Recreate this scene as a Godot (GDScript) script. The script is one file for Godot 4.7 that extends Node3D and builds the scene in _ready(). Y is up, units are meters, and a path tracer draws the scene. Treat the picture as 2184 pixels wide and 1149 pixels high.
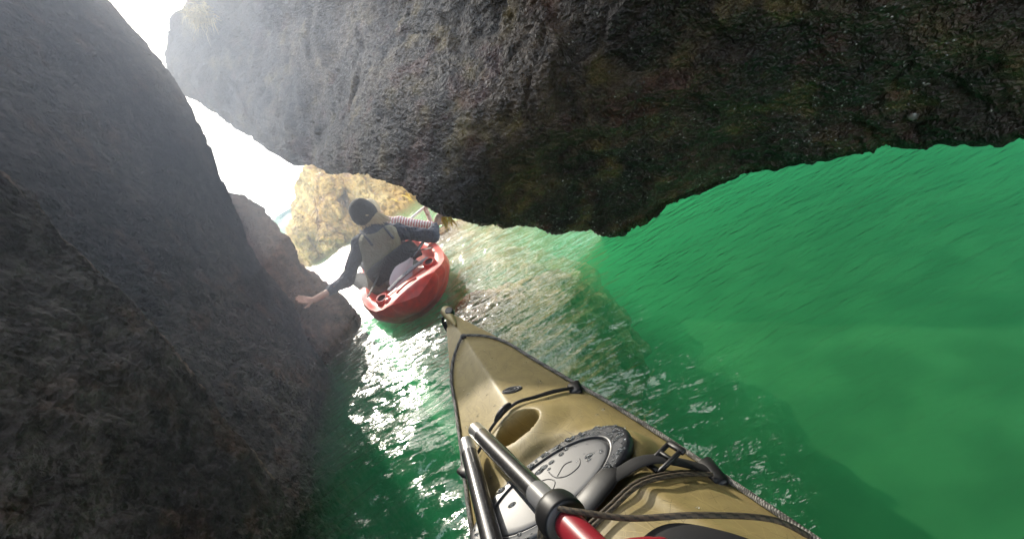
extends Node3D
# A narrow sea cave seen from the cockpit of an olive kayak: y up, metres, water at y = 0.

const FOCAL := 1000.0            # pixels of the 2184 x 1149 photograph
var cam: Camera3D
var cam_t: Transform3D
var M := {}
var taken := {}

# ------------------------------------------------------------------ helpers
func px(u: float, v: float, z: float) -> Vector3:
	# the point of a pixel's ray at a given distance along -z
	var d: Vector3 = cam_t.basis * Vector3((u - 1092.0) / FOCAL, -(v - 574.5) / FOCAL, -1.0)
	return cam_t.origin + d * (z / d.z)

func pxy(u: float, v: float, y: float) -> Vector3:
	# the point of a pixel's ray at a given height (water, deck)
	var d: Vector3 = cam_t.basis * Vector3((u - 1092.0) / FOCAL, -(v - 574.5) / FOCAL, -1.0)
	return cam_t.origin + d * ((y - cam_t.origin.y) / d.y)

func noise(seed_: int, freq: float, kind := FastNoiseLite.TYPE_SIMPLEX_SMOOTH, oct := 3, fractal := FastNoiseLite.FRACTAL_FBM) -> FastNoiseLite:
	var n := FastNoiseLite.new()
	n.seed = seed_; n.frequency = freq; n.noise_type = kind
	n.fractal_type = fractal; n.fractal_octaves = oct
	return n

func ntex(seed_: int, freq: float, kind := FastNoiseLite.TYPE_SIMPLEX_SMOOTH, oct := 5, size := 512, ramp: Gradient = null) -> NoiseTexture2D:
	var t := NoiseTexture2D.new()
	t.width = size; t.height = size; t.seamless = true
	t.noise = noise(seed_, freq, kind, oct)
	if kind == FastNoiseLite.TYPE_CELLULAR:
		t.noise.cellular_return_type = FastNoiseLite.RETURN_DISTANCE
	if ramp: t.color_ramp = ramp
	return t

func ramp2(a: Color, b: Color, lo := 0.0, hi := 1.0) -> Gradient:
	var g := Gradient.new()
	g.offsets = PackedFloat32Array([lo, hi]); g.colors = PackedColorArray([a, b])
	return g

func lin(r: float, g: float, b: float) -> Color:
	return Color(r, g, b).linear_to_srgb()

func mat(col: Color, rough := 0.6, metal := 0.0) -> StandardMaterial3D:
	var m := StandardMaterial3D.new()
	m.albedo_color = col; m.roughness = rough; m.metallic = metal
	return m

func numbered(called: String) -> String:
	taken[called] = taken.get(called, -1) + 1
	return called if taken[called] == 0 else "%s_%03d" % [called, taken[called]]

func tag(o: Node, label: String, category: String, group := "") -> Node:
	o.set_meta("label", label); o.set_meta("category", category)
	if group: o.set_meta("group", group)
	return o

func thing(called: String, label: String, category: String, at := Vector3.ZERO, group := "") -> Node3D:
	var o := Node3D.new(); o.name = numbered(called); add_child(o); o.position = at
	tag(o, label, category, group)
	return o

func obj(called: String, mesh: Mesh, m: Material, parent: Node = self, origin := Vector3.ZERO) -> MeshInstance3D:
	var o := MeshInstance3D.new()
	o.name = numbered(called) if parent == self else called
	o.mesh = mesh; o.material_override = m
	parent.add_child(o, true)
	o.position = origin
	return o

func struct(called: String, mesh: Mesh, m: Material) -> MeshInstance3D:
	var o := obj(called, mesh, m); o.set_meta("kind", "structure"); return o

func cr(a, b, c, d, t: float):
	return 0.5 * ((2.0 * b) + (c - a) * t + (2.0 * a - 5.0 * b + 4.0 * c - d) * t * t + (3.0 * b - a - 3.0 * c + d) * t * t * t)

func curve(pts: Array, n: int) -> PackedVector3Array:
	# n points along a Catmull-Rom curve through pts
	var out := PackedVector3Array(); var k := pts.size()
	for i in n:
		var s := float(i) / (n - 1) * (k - 1)
		var j := mini(int(s), k - 2); var t := s - j
		out.append(cr(pts[maxi(j - 1, 0)], pts[j], pts[j + 1], pts[mini(j + 2, k - 1)], t))
	return out

func lerp_table(tab: Array, x: float) -> float:
	# smooth interpolation of [x, y] pairs with rising x
	var k := tab.size()
	if x <= tab[0][0]: return tab[0][1]
	if x >= tab[k - 1][0]: return tab[k - 1][1]
	for i in k - 1:
		if x <= tab[i + 1][0]:
			var t: float = (x - tab[i][0]) / (tab[i + 1][0] - tab[i][0])
			return lerpf(tab[i][1], tab[i + 1][1], t)
	return 0.0

func loft(rows: Array, nu: int, nv: int) -> Array:
	# rows of control points -> nv rows of nu points
	var wide := []
	for r in rows: wide.append(curve(r, nu))
	var out := []; var k := wide.size()
	for i in nv:
		var s := float(i) / (nv - 1) * (k - 1)
		var j := mini(int(s), k - 2); var t := s - j
		var a: PackedVector3Array = wide[maxi(j - 1, 0)]
		var b: PackedVector3Array = wide[j]
		var c: PackedVector3Array = wide[j + 1]
		var d: PackedVector3Array = wide[mini(j + 2, k - 1)]
		var row := PackedVector3Array(); row.resize(nu)
		for x in nu: row[x] = cr(a[x], b[x], c[x], d[x], t)
		out.append(row)
	return out

func grid_normals(g: Array, flip := false) -> Array:
	var nv := g.size(); var nu: int = g[0].size(); var out := []
	for i in nv:
		var a: PackedVector3Array = g[maxi(i - 1, 0)]
		var b: PackedVector3Array = g[mini(i + 1, nv - 1)]
		var c: PackedVector3Array = g[i]
		var row := PackedVector3Array(); row.resize(nu)
		for x in nu:
			var n := (c[mini(x + 1, nu - 1)] - c[maxi(x - 1, 0)]).cross(b[x] - a[x])
			row[x] = (-n if flip else n).normalized()
		out.append(row)
	# poles, where a whole row is one point, take the mean of the next row
	for e in [[0, 1], [nv - 1, nv - 2]]:
		var r: PackedVector3Array = g[e[0]]
		if r[0].distance_to(r[nu / 2]) < 1e-5 and r[0].distance_to(r[nu / 4]) < 1e-5:
			var sum := Vector3.ZERO
			for v in out[e[1]]: sum += v
			out[e[0]].fill(sum.normalized())
	return out

func grid_mesh(g: Array, flip := false, cols: Array = [], uv := false) -> ArrayMesh:
	var nv := g.size(); var nu: int = g[0].size()
	var nn := grid_normals(g, flip)
	var V := PackedVector3Array(); var N := PackedVector3Array(); var C := PackedColorArray(); var U := PackedVector2Array(); var I := PackedInt32Array()
	for i in nv:
		V.append_array(g[i]); N.append_array(nn[i])
		if cols: C.append_array(cols[i])
		if uv:
			for x in nu: U.append(Vector2(float(x) / (nu - 1), float(i) / (nv - 1)))
	I.resize((nv - 1) * (nu - 1) * 6)
	var k := 0
	for i in nv - 1:
		for x in nu - 1:
			var p := i * nu + x
			if flip:
				I[k] = p; I[k + 1] = p + 1; I[k + 2] = p + nu; I[k + 3] = p + 1; I[k + 4] = p + nu + 1; I[k + 5] = p + nu
			else:
				I[k] = p; I[k + 1] = p + nu; I[k + 2] = p + 1; I[k + 3] = p + 1; I[k + 4] = p + nu; I[k + 5] = p + nu + 1
			k += 6
	var arr := []; arr.resize(Mesh.ARRAY_MAX)
	arr[Mesh.ARRAY_VERTEX] = V; arr[Mesh.ARRAY_NORMAL] = N; arr[Mesh.ARRAY_INDEX] = I
	if cols: arr[Mesh.ARRAY_COLOR] = C
	if uv: arr[Mesh.ARRAY_TEX_UV] = U
	var m := ArrayMesh.new(); m.add_surface_from_arrays(Mesh.PRIMITIVE_TRIANGLES, arr)
	return m

func rocky(g: Array, flip: bool, layers: Array) -> Array:
	# pushes a grid along its normals by [noise, amplitude, shape] layers; shape 1 = ridged, 2 = one-sided, 0 = plain; noise stretched by Vector3
	var nn := grid_normals(g, flip); var out := []
	for i in g.size():
		var src: PackedVector3Array = g[i]
		var nr: PackedVector3Array = nn[i]
		var row := PackedVector3Array(); row.resize(src.size())
		for x in src.size():
			var p := src[x]; var h := 0.0
			for l in layers:
				var q: Vector3 = p * l[3] if l.size() > 3 else p
				var v: float = l[0].get_noise_3dv(q)
				if l[2] == 1: v = 1.0 - 2.0 * absf(v)
				elif l[2] == 2: v = maxf(v, 0.0)
				h += v * l[1]
			row[x] = p + nr[x] * h
		out.append(row)
	return out

func crag(g: Array, flip: bool, seed_: int, big: float, dip: Vector3, ledge: float, plates: float, fine: float) -> Array:
	# broken rock: broad swells, ledges stepping along the dip, hard-edged plates, cracks and grain in rough patches
	var swell := noise(seed_, 0.8); var warp := noise(seed_ + 1, 1.7, FastNoiseLite.TYPE_SIMPLEX_SMOOTH, 3)
	var mask := noise(seed_ + 2, 1.1, FastNoiseLite.TYPE_SIMPLEX_SMOOTH, 2)
	var plate := noise(seed_ + 3, 9.0, FastNoiseLite.TYPE_CELLULAR, 1); plate.cellular_return_type = FastNoiseLite.RETURN_CELL_VALUE
	plate.domain_warp_enabled = true; plate.domain_warp_amplitude = 0.06; plate.domain_warp_frequency = 6.0
	var plate2 := noise(seed_ + 4, 21.0, FastNoiseLite.TYPE_CELLULAR, 1); plate2.cellular_return_type = FastNoiseLite.RETURN_DISTANCE
	var crack := noise(seed_ + 5, 1.5, FastNoiseLite.TYPE_SIMPLEX_SMOOTH, 3); var grit := noise(seed_ + 6, 26.0, FastNoiseLite.TYPE_SIMPLEX_SMOOTH, 2)
	var side := dip.cross(Vector3.UP).normalized(); var third := side.cross(dip).normalized()
	var nn := grid_normals(g, flip); var out := []
	for i in g.size():
		var src: PackedVector3Array = g[i]
		var nr: PackedVector3Array = nn[i]
		var row := PackedVector3Array(); row.resize(src.size())
		for x in src.size():
			var p := src[x]
			var q := Vector3(p.dot(dip), p.dot(side) * 0.45, p.dot(third))
			var m := clampf(0.5 + 1.6 * mask.get_noise_3dv(p), 0.0, 1.0)
			var s := q.x * 3.1 + 1.5 * warp.get_noise_3dv(q * 0.7)
			var saw := s - floorf(s)
			saw = (saw if saw < 0.86 else (1.0 - saw) * 6.14) - 0.43
			var h := big * swell.get_noise_3dv(p) + ledge * saw * (0.25 + 0.75 * m)
			h += 0.5 * ledge * warp.get_noise_3dv(q * 2.3)
			h += plates * plate.get_noise_3dv(q) * (0.3 + 0.7 * m)
			h -= fine * plate2.get_noise_3dv(q * Vector3(1.2, 1.0, 1.0)) * (1.2 - 0.9 * m)
			h += fine * 0.7 * (1.0 - 2.0 * absf(grit.get_noise_3dv(p)))
			var c := absf(crack.get_noise_3dv(q * 0.9 + Vector3(3, 1, 7)))
			if c < 0.022: h -= ledge * 0.5 * (1.0 - c / 0.022)
			row[x] = p + nr[x] * h
		out.append(row)
	return out

func tint(g: Array, f: Callable) -> Array:
	var out := []
	for i in g.size():
		var src: PackedVector3Array = g[i]
		var row := PackedColorArray(); row.resize(src.size())
		for x in src.size(): row[x] = f.call(src[x])
		out.append(row)
	return out

func frame(d: Vector3) -> Basis:
	var up := Vector3.UP if absf(d.y) < 0.95 else Vector3.RIGHT
	var s := d.cross(up).normalized()
	return Basis(s, s.cross(d).normalized(), d)

func tube(path: PackedVector3Array, r, sides := 10, col = null, flat := Vector2.ONE, cap := true) -> ArrayMesh:
	# r: radius or an array of radii along the path; flat squeezes the section; col(i, j) gives vertex colours
	var g := []; var cols := []
	var n := path.size()
	var prev := Basis()
	for i in n:
		var d := (path[mini(i + 1, n - 1)] - path[maxi(i - 1, 0)]).normalized()
		var b := frame(d)
		if i > 0:
			var s := (prev.x - d * prev.x.dot(d)).normalized()
			b = Basis(s, s.cross(d).normalized(), d)
		prev = b
		var rr: float = r if not r is Array else r[mini(i, r.size() - 1)]
		var row := PackedVector3Array(); var crow := PackedColorArray()
		for j in sides + 1:
			var a := TAU * j / sides
			row.append(path[i] + (b.x * cos(a) * flat.x + b.y * sin(a) * flat.y) * rr)
			if col != null: crow.append(col.call(i, j % sides))
		g.append(row); cols.append(crow)
	if cap:
		for e in [0, n - 1]:
			var row := PackedVector3Array(); row.resize(sides + 1)
			row.fill(path[e])
			if e == 0: g.push_front(row); cols.push_front(cols[0])
			else: g.append(row); cols.append(cols[-1])
	return grid_mesh(g, true, cols if col != null else [])

func lathe(profile: Array, centre: Vector3, axis: Vector3, sides := 32, squash := Vector2.ONE, side := Vector3.ZERO) -> ArrayMesh:
	# profile of [radius, height] turned about axis; squash gives ovals
	var b := frame(axis.normalized())
	if side != Vector3.ZERO:
		var s := (side - axis * side.dot(axis)).normalized()
		b = Basis(s, s.cross(axis).normalized(), axis.normalized())
	var g := []
	for p in profile:
		var row := PackedVector3Array()
		for j in sides + 1:
			var a := TAU * j / sides
			row.append(centre + (b.x * cos(a) * squash.x + b.y * sin(a) * squash.y) * p[0] + b.z * p[1])
		g.append(row)
	return grid_mesh(g, true)

func join(meshes: Array) -> ArrayMesh:
	var st := SurfaceTool.new()
	for m in meshes: st.append_from(m, 0, Transform3D())
	return st.commit()

func block(size: Vector3, bev: float, t: Transform3D) -> ArrayMesh:
	# a box with chamfered edges
	var pts := []
	var h := size * 0.5
	var st := SurfaceTool.new(); st.begin(Mesh.PRIMITIVE_TRIANGLES)
	var ax := [Vector3.RIGHT, Vector3.UP, Vector3.BACK]
	var quad := func(a: Vector3, b: Vector3, c: Vector3, d: Vector3):
		var n := (c - a).cross(b - a)
		var mid := (a + b + c + d) * 0.25
		var q := [a, b, c, d]
		if n.dot(mid) < 0.0: q = [a, d, c, b]
		for k in [0, 1, 2, 0, 2, 3]: st.add_vertex(t * (q[k] as Vector3))
	for k in 3:
		var i := (k + 1) % 3; var j := (k + 2) % 3
		for s in [-1.0, 1.0]:
			var o: Vector3 = ax[k] * h[k] * s
			var u: Vector3 = ax[i] * (h[i] - bev); var w: Vector3 = ax[j] * (h[j] - bev)
			quad.call(o - u - w, o + u - w, o + u + w, o - u + w)
			for s2 in [-1.0, 1.0]:
				var e: Vector3 = ax[k] * (h[k] - bev)
				var f1: Vector3 = ax[i] * h[i] * s + ax[j] * (h[j] - bev) * s2
				var f2: Vector3 = ax[i] * (h[i] - bev) * s + ax[j] * h[j] * s2
				quad.call(f1 - e, f1 + e, f2 + e, f2 - e)
	for sx in [-1.0, 1.0]:
		for sy in [-1.0, 1.0]:
			for sz in [-1.0, 1.0]:
				var a := Vector3(h.x * sx, (h.y - bev) * sy, (h.z - bev) * sz)
				var b := Vector3((h.x - bev) * sx, h.y * sy, (h.z - bev) * sz)
				var c := Vector3((h.x - bev) * sx, (h.y - bev) * sy, h.z * sz)
				quad.call(a, b, c, c)
	st.generate_normals()
	return st.commit()

func boulder(c: Vector3, r: Vector3, turn: Vector3, seed_: int, amp: float, nu := 72, nv := 48, tops = null) -> Array:
	var b := Basis.from_euler(turn); var g := []
	var n1 := noise(seed_, 1.1 / r.length()); var n2 := noise(seed_ + 1, 4.0 / r.length(), FastNoiseLite.TYPE_SIMPLEX_SMOOTH, 4)
	for i in nv:
		var th := PI * i / (nv - 1); var row := PackedVector3Array()
		for j in nu:
			var ph := TAU * j / (nu - 1)
			var d := Vector3(sin(th) * cos(ph), cos(th), sin(th) * sin(ph))
			var e := Vector3(signf(d.x) * pow(absf(d.x), 0.8), signf(d.y) * pow(absf(d.y), 0.8), signf(d.z) * pow(absf(d.z), 0.8))
			var p := c + b * (e * r)
			var o := b * (d * r).normalized()
			row.append(p + o * (n1.get_noise_3dv(p) * amp * 1.6 + (1.0 - 2.0 * absf(n2.get_noise_3dv(p))) * amp * 0.45))
		g.append(row)
	return g

# --------------------------------------------------- smooth bodies (surface nets)
func body(bones: Array, cell: float, k := 0.03, colour = null, folds: FastNoiseLite = null, deep := 0.0) -> ArrayMesh:
	# bones: [a, b, ra, rb]; distances to tapered capsules joined by a smooth minimum, meshed as surface nets
	var lo := Vector3.INF; var hi := -Vector3.INF
	for b in bones:
		var r := maxf(b[2], b[3]) + cell * 3.0
		lo = lo.min((b[0] as Vector3).min(b[1]) - Vector3.ONE * r); hi = hi.max((b[0] as Vector3).max(b[1]) + Vector3.ONE * r)
	var dim := ((hi - lo) / cell).ceil()
	var nx := int(dim.x) + 1; var ny := int(dim.y) + 1; var nz := int(dim.z) + 1
	var f := PackedFloat32Array(); f.resize(nx * ny * nz); f.fill(1e3)
	for b in bones:
		var A: Vector3 = b[0]; var B: Vector3 = b[1]; var ra: float = b[2]; var rb: float = b[3]
		var reach := Vector3.ONE * (maxf(ra, rb) + k + cell * 2.0)
		var l := ((A.min(B) - reach - lo) / cell).floor(); var h := ((A.max(B) + reach - lo) / cell).ceil()
		var AB := B - A; var len2 := maxf(AB.length_squared(), 1e-9)
		for z in range(maxi(int(l.z), 0), mini(int(h.z) + 1, nz)):
			for y in range(maxi(int(l.y), 0), mini(int(h.y) + 1, ny)):
				var o := (z * ny + y) * nx
				for x in range(maxi(int(l.x), 0), mini(int(h.x) + 1, nx)):
					var p := lo + Vector3(x, y, z) * cell
					var t := clampf((p - A).dot(AB) / len2, 0.0, 1.0)
					var d := p.distance_to(A + AB * t) - lerpf(ra, rb, t)
					var e := f[o + x]
					if e > 100.0: f[o + x] = d
					else:
						var hh := maxf(k - absf(d - e), 0.0) / k
						f[o + x] = minf(d, e) - hh * hh * k * 0.25
	if folds:
		for z in nz:
			for y in ny:
				var o := (z * ny + y) * nx
				for x in nx:
					if absf(f[o + x]) < cell * 4.0: f[o + x] += deep * (2.0 * absf(folds.get_noise_3dv(lo + Vector3(x, y, z) * cell)) - 0.4)
	var V := PackedVector3Array(); var N := PackedVector3Array(); var C := PackedColorArray(); var I := PackedInt32Array()
	var at := PackedInt32Array(); at.resize(nx * ny * nz); at.fill(-1)
	var off := [0, 1, nx, nx + 1, nx * ny, nx * ny + 1, nx * ny + nx, nx * ny + nx + 1]
	var edges := [[0, 1], [2, 3], [4, 5], [6, 7], [0, 2], [1, 3], [4, 6], [5, 7], [0, 4], [1, 5], [2, 6], [3, 7]]
	for z in nz - 1:
		for y in ny - 1:
			var o := (z * ny + y) * nx
			for x in nx - 1:
				var q := o + x
				var f0 := f[q]
				if f0 > 2.0 * cell and f0 < 100.0 or f0 < -2.0 * cell: continue
				var neg := 0
				for m in 8:
					if f[q + off[m]] < 0.0: neg += 1
				if neg == 0 or neg == 8: continue
				var sum := Vector3.ZERO; var cnt := 0
				for e in edges:
					var a: float = f[q + off[e[0]]]; var b: float = f[q + off[e[1]]]
					if (a < 0.0) != (b < 0.0):
						var t := a / (a - b)
						var pa := Vector3(e[0] & 1, (e[0] >> 1) & 1, e[0] >> 2); var pb := Vector3(e[1] & 1, (e[1] >> 1) & 1, e[1] >> 2)
						sum += pa.lerp(pb, t); cnt += 1
				var c := sum / cnt
				at[q] = V.size()
				var p := lo + (Vector3(x, y, z) + c) * cell
				V.append(p)
				var gx := (f[q + off[1]] + f[q + off[3]] + f[q + off[5]] + f[q + off[7]]) - (f[q] + f[q + off[2]] + f[q + off[4]] + f[q + off[6]])
				var gy := (f[q + off[2]] + f[q + off[3]] + f[q + off[6]] + f[q + off[7]]) - (f[q] + f[q + off[1]] + f[q + off[4]] + f[q + off[5]])
				var gz := (f[q + off[4]] + f[q + off[5]] + f[q + off[6]] + f[q + off[7]]) - (f[q] + f[q + off[1]] + f[q + off[2]] + f[q + off[3]])
				N.append(Vector3(gx, gy, gz).normalized())
				if colour != null: C.append(colour.call(p))
	var sx := 1; var sy := nx; var sz := nx * ny
	for z in range(1, nz - 1):
		for y in range(1, ny - 1):
			var o := (z * ny + y) * nx
			for x in range(1, nx - 1):
				var q := o + x; var a := f[q]
				if absf(a) > 2.0 * cell: continue
				for ax in 3:
					var s: int = [sx, sy, sz][ax]; var b := f[q + s]
					if (a < 0.0) == (b < 0.0): continue
					var u: int = [sy, sz, sx][ax]; var w: int = [sz, sx, sy][ax]
					var i0 := at[q]; var i1 := at[q - u]; var i2 := at[q - u - w]; var i3 := at[q - w]
					if i0 < 0 or i1 < 0 or i2 < 0 or i3 < 0: continue
					if a < 0.0: I.append_array([i0, i2, i1, i0, i3, i2])
					else: I.append_array([i0, i1, i2, i0, i2, i3])
	# make sure the faces look outwards
	if I.size() >= 3:
		var fn := (V[I[2]] - V[I[0]]).cross(V[I[1]] - V[I[0]])
		if fn.dot(N[I[0]]) < 0.0:
			for t in range(0, I.size(), 3):
				var tmp := I[t + 1]; I[t + 1] = I[t + 2]; I[t + 2] = tmp
	var arr := []; arr.resize(Mesh.ARRAY_MAX)
	arr[Mesh.ARRAY_VERTEX] = V; arr[Mesh.ARRAY_NORMAL] = N; arr[Mesh.ARRAY_INDEX] = I
	if colour != null: arr[Mesh.ARRAY_COLOR] = C
	var m := ArrayMesh.new(); m.add_surface_from_arrays(Mesh.PRIMITIVE_TRIANGLES, arr)
	return m

# ------------------------------------------------------------------ materials
func rock_mat(relief: float, scale: float, rough := 0.9, spec := 0.4) -> StandardMaterial3D:
	var m := mat(Color.WHITE, rough)
	m.vertex_color_use_as_albedo = true
	m.metallic_specular = spec
	m.uv1_triplanar = true; m.uv1_world_triplanar = true
	m.uv1_scale = Vector3.ONE * scale
	m.albedo_texture = M.t_grain
	m.heightmap_enabled = true; m.heightmap_scale = relief; m.heightmap_texture = M.t_rough
	return m

func scratched(seed_: int, lines: int) -> ImageTexture:
	# fine pale scuffs and scratches on worn plastic
	var im := Image.create(1024, 1024, false, Image.FORMAT_RGBA8); im.fill(Color(0.90, 0.90, 0.90))
	var rng := RandomNumberGenerator.new(); rng.seed = seed_
	var n := noise(seed_, 0.012, FastNoiseLite.TYPE_SIMPLEX_SMOOTH, 4)
	for y in 1024:
		for x in 1024:
			var a := Vector2(x, y) / 1024.0 * TAU
			var v := 0.86 + 0.10 * n.get_noise_3d(cos(a.x) * 160.0 + sin(a.y) * 37.0, sin(a.x) * 160.0, cos(a.y) * 160.0)
			im.set_pixel(x, y, Color(v, v, v))
	for i in lines:
		var p := Vector2(rng.randf(), rng.randf()) * 1024.0; var d := Vector2.from_angle(rng.randfn(1.2, 0.7))
		var l := int(rng.randf_range(12, 150)); var v := rng.randf_range(0.92, 1.0) if rng.randf() < 0.75 else 0.62
		for k in l:
			p += d; d = d.rotated(rng.randf_range(-0.01, 0.01))
			for o in [Vector2i(0, 0), Vector2i(1, 0), Vector2i(0, 1)]: im.set_pixel(posmod(int(p.x) + o.x, 1024), posmod(int(p.y) + o.y, 1024), Color(v, v, v))
	return ImageTexture.create_from_image(im)

func make_materials():
	M.t_grain = ntex(3, 0.02, FastNoiseLite.TYPE_SIMPLEX_SMOOTH, 6, 512, ramp2(Color(0.70, 0.70, 0.71), Color(1, 1, 1), 0.25, 0.70))
	M.t_rough = ntex(7, 0.03, FastNoiseLite.TYPE_SIMPLEX_SMOOTH, 6, 1024)
	M.t_ripple = ntex(11, 0.012, FastNoiseLite.TYPE_SIMPLEX_SMOOTH, 4, 1024)
	M.rock_dark = rock_mat(3.6, 1.3, 0.75, 0.6)
	M.rock_dark.roughness_texture = ntex(31, 0.05, FastNoiseLite.TYPE_SIMPLEX_SMOOTH, 5, 512, ramp2(Color(0.45, 0.45, 0.45), Color(1, 1, 1), 0.3, 0.7))
	M.rock_left = rock_mat(3.0, 1.1, 0.9, 0.3)
	M.rock_far = rock_mat(8.0, 0.35, 0.95, 0.3)
	M.hill = mat(Color.WHITE, 1.0); M.hill.vertex_color_use_as_albedo = true
	var w := mat(Color(0.03, 0.30, 0.17, 0.05), 0.15)
	w.transparency = BaseMaterial3D.TRANSPARENCY_ALPHA
	w.heightmap_enabled = true; w.heightmap_texture = M.t_ripple; w.heightmap_scale = 0.8
	w.uv1_triplanar = true; w.uv1_world_triplanar = true; w.uv1_scale = Vector3(0.6, 0.6, 1.5)
	M.water = w
	var bed := mat(lin(0.11, 0.46, 0.15), 0.95)
	bed.uv1_triplanar = true; bed.uv1_world_triplanar = true; bed.uv1_scale = Vector3.ONE * 0.5
	bed.albedo_texture = ntex(21, 0.006, FastNoiseLite.TYPE_SIMPLEX_SMOOTH, 3, 512, ramp2(Color(0.82, 0.84, 0.83), Color(1, 1, 1), 0.3, 0.7))
	M.bed = bed
	var o := mat(lin(0.45, 0.35, 0.145), 0.50)
	o.uv1_triplanar = true; o.uv1_scale = Vector3.ONE * 2.0
	o.albedo_texture = scratched(19, 700)
	o.heightmap_enabled = true; o.heightmap_scale = 0.025; o.heightmap_texture = M.t_rough
	M.olive = o
	M.black = mat(lin(0.012, 0.012, 0.013), 0.45)
	M.panel = mat(lin(0.085, 0.086, 0.090), 0.40)
	M.rubber = mat(lin(0.045, 0.046, 0.050), 0.34)
	M.rubber.heightmap_enabled = true; M.rubber.heightmap_texture = M.t_rough; M.rubber.heightmap_scale = 0.012
	M.rubber.uv1_triplanar = true; M.rubber.uv1_scale = Vector3.ONE * 3.0
	M.cord = mat(Color.WHITE, 0.75); M.cord.vertex_color_use_as_albedo = true
	M.alu = mat(lin(0.55, 0.55, 0.54), 0.32, 0.85)
	var c := mat(Color.WHITE, 0.4); c.clearcoat_enabled = true; c.clearcoat = 1.0; c.clearcoat_roughness = 0.08
	c.uv1_triplanar = true; c.uv1_scale = Vector3.ONE * 9.0
	c.albedo_texture = ntex(29, 0.06, FastNoiseLite.TYPE_CELLULAR, 2, 256, ramp2(Color(0.06, 0.06, 0.065), Color(0.24, 0.24, 0.25), 0.2, 0.8))
	M.carbon = c
	M.red_sleeve = mat(lin(0.32, 0.018, 0.03), 0.38)
	M.webbing = mat(lin(0.016, 0.016, 0.017), 0.8)
	M.drop = mat(Color(0.97, 0.99, 1.0, 0.02), 0.0); M.drop.refraction_enabled = true; M.drop.refraction_scale = 0.033
	M.drop.metallic_specular = 0.6
	var r := mat(lin(0.42, 0.018, 0.015), 0.36)
	r.uv1_triplanar = true; r.uv1_scale = Vector3.ONE * 2.0
	r.albedo_texture = ntex(37, 0.03, FastNoiseLite.TYPE_SIMPLEX_SMOOTH, 5, 256, ramp2(Color(0.84, 0.82, 0.82), Color(1, 1, 1), 0.3, 0.7))
	M.red = r; r.albedo_color = lin(0.70, 0.045, 0.025)
	M.red_dark = mat(lin(0.10, 0.008, 0.008), 0.6)
	M.navy = cloth(lin(0.014, 0.021, 0.045)); M.vest = cloth(lin(0.17, 0.155, 0.10)); M.cap = cloth(lin(0.018, 0.018, 0.022))
	M.trousers = cloth(lin(0.012, 0.012, 0.015))
	M.skin = mat(lin(0.40, 0.21, 0.145), 0.55); M.skin.subsurf_scatter_enabled = true; M.skin.subsurf_scatter_strength = 0.1
	M.hair = mat(lin(0.42, 0.32, 0.18), 0.55)
	M.stripe = cloth(Color.WHITE); M.stripe.vertex_color_use_as_albedo = true
	M.blade = mat(lin(0.50, 0.50, 0.51), 0.35)
	M.pale = mat(lin(0.72, 0.70, 0.66), 0.4)
	M.grey_pad = cloth(lin(0.20, 0.20, 0.21))
	M.weed = mat(Color.WHITE, 0.5); M.weed.vertex_color_use_as_albedo = true
	M.weed.backlight_enabled = true; M.weed.backlight = lin(0.35, 0.35, 0.35)
	M.shell = mat(lin(0.16, 0.145, 0.13), 0.25)

func cloth(c: Color) -> StandardMaterial3D:
	var m := mat(c, 0.85); m.rim_enabled = true; m.rim = 0.25
	m.uv1_triplanar = true; m.uv1_scale = Vector3.ONE * 3.0
	m.heightmap_enabled = true; m.heightmap_scale = 1.2; m.heightmap_texture = M.t_ripple
	return m

# ------------------------------------------------------------------ the setting
func wave(x: float, z: float, n: FastNoiseLite, n2: FastNoiseLite, n3: FastNoiseLite) -> float:
	var h := 0.006 * sin(x * 2.1 + z * 5.3 + 1.7 * n.get_noise_2d(x, z)) + 0.0035 * sin(-x * 3.7 + z * 8.9 + 2.0)
	h *= 1.0 - 0.5 * smoothstep(0.1, 1.1, x)
	h += (1.0 - 0.5 * smoothstep(-0.6, 0.9, x)) * 0.016 * n.get_noise_2d(x * 0.8 + 5.0, z * 1.9) + (0.95 - 0.45 * smoothstep(-0.6, 0.9, x)) * 0.008 * n2.get_noise_2d(x * 0.8, z * 1.9)
	if z > -9.0: h += 0.0036 * (1.0 - smoothstep(-0.55, 0.5, x)) * n3.get_noise_2d(x * 0.8, z * 1.5)
	return h

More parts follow.
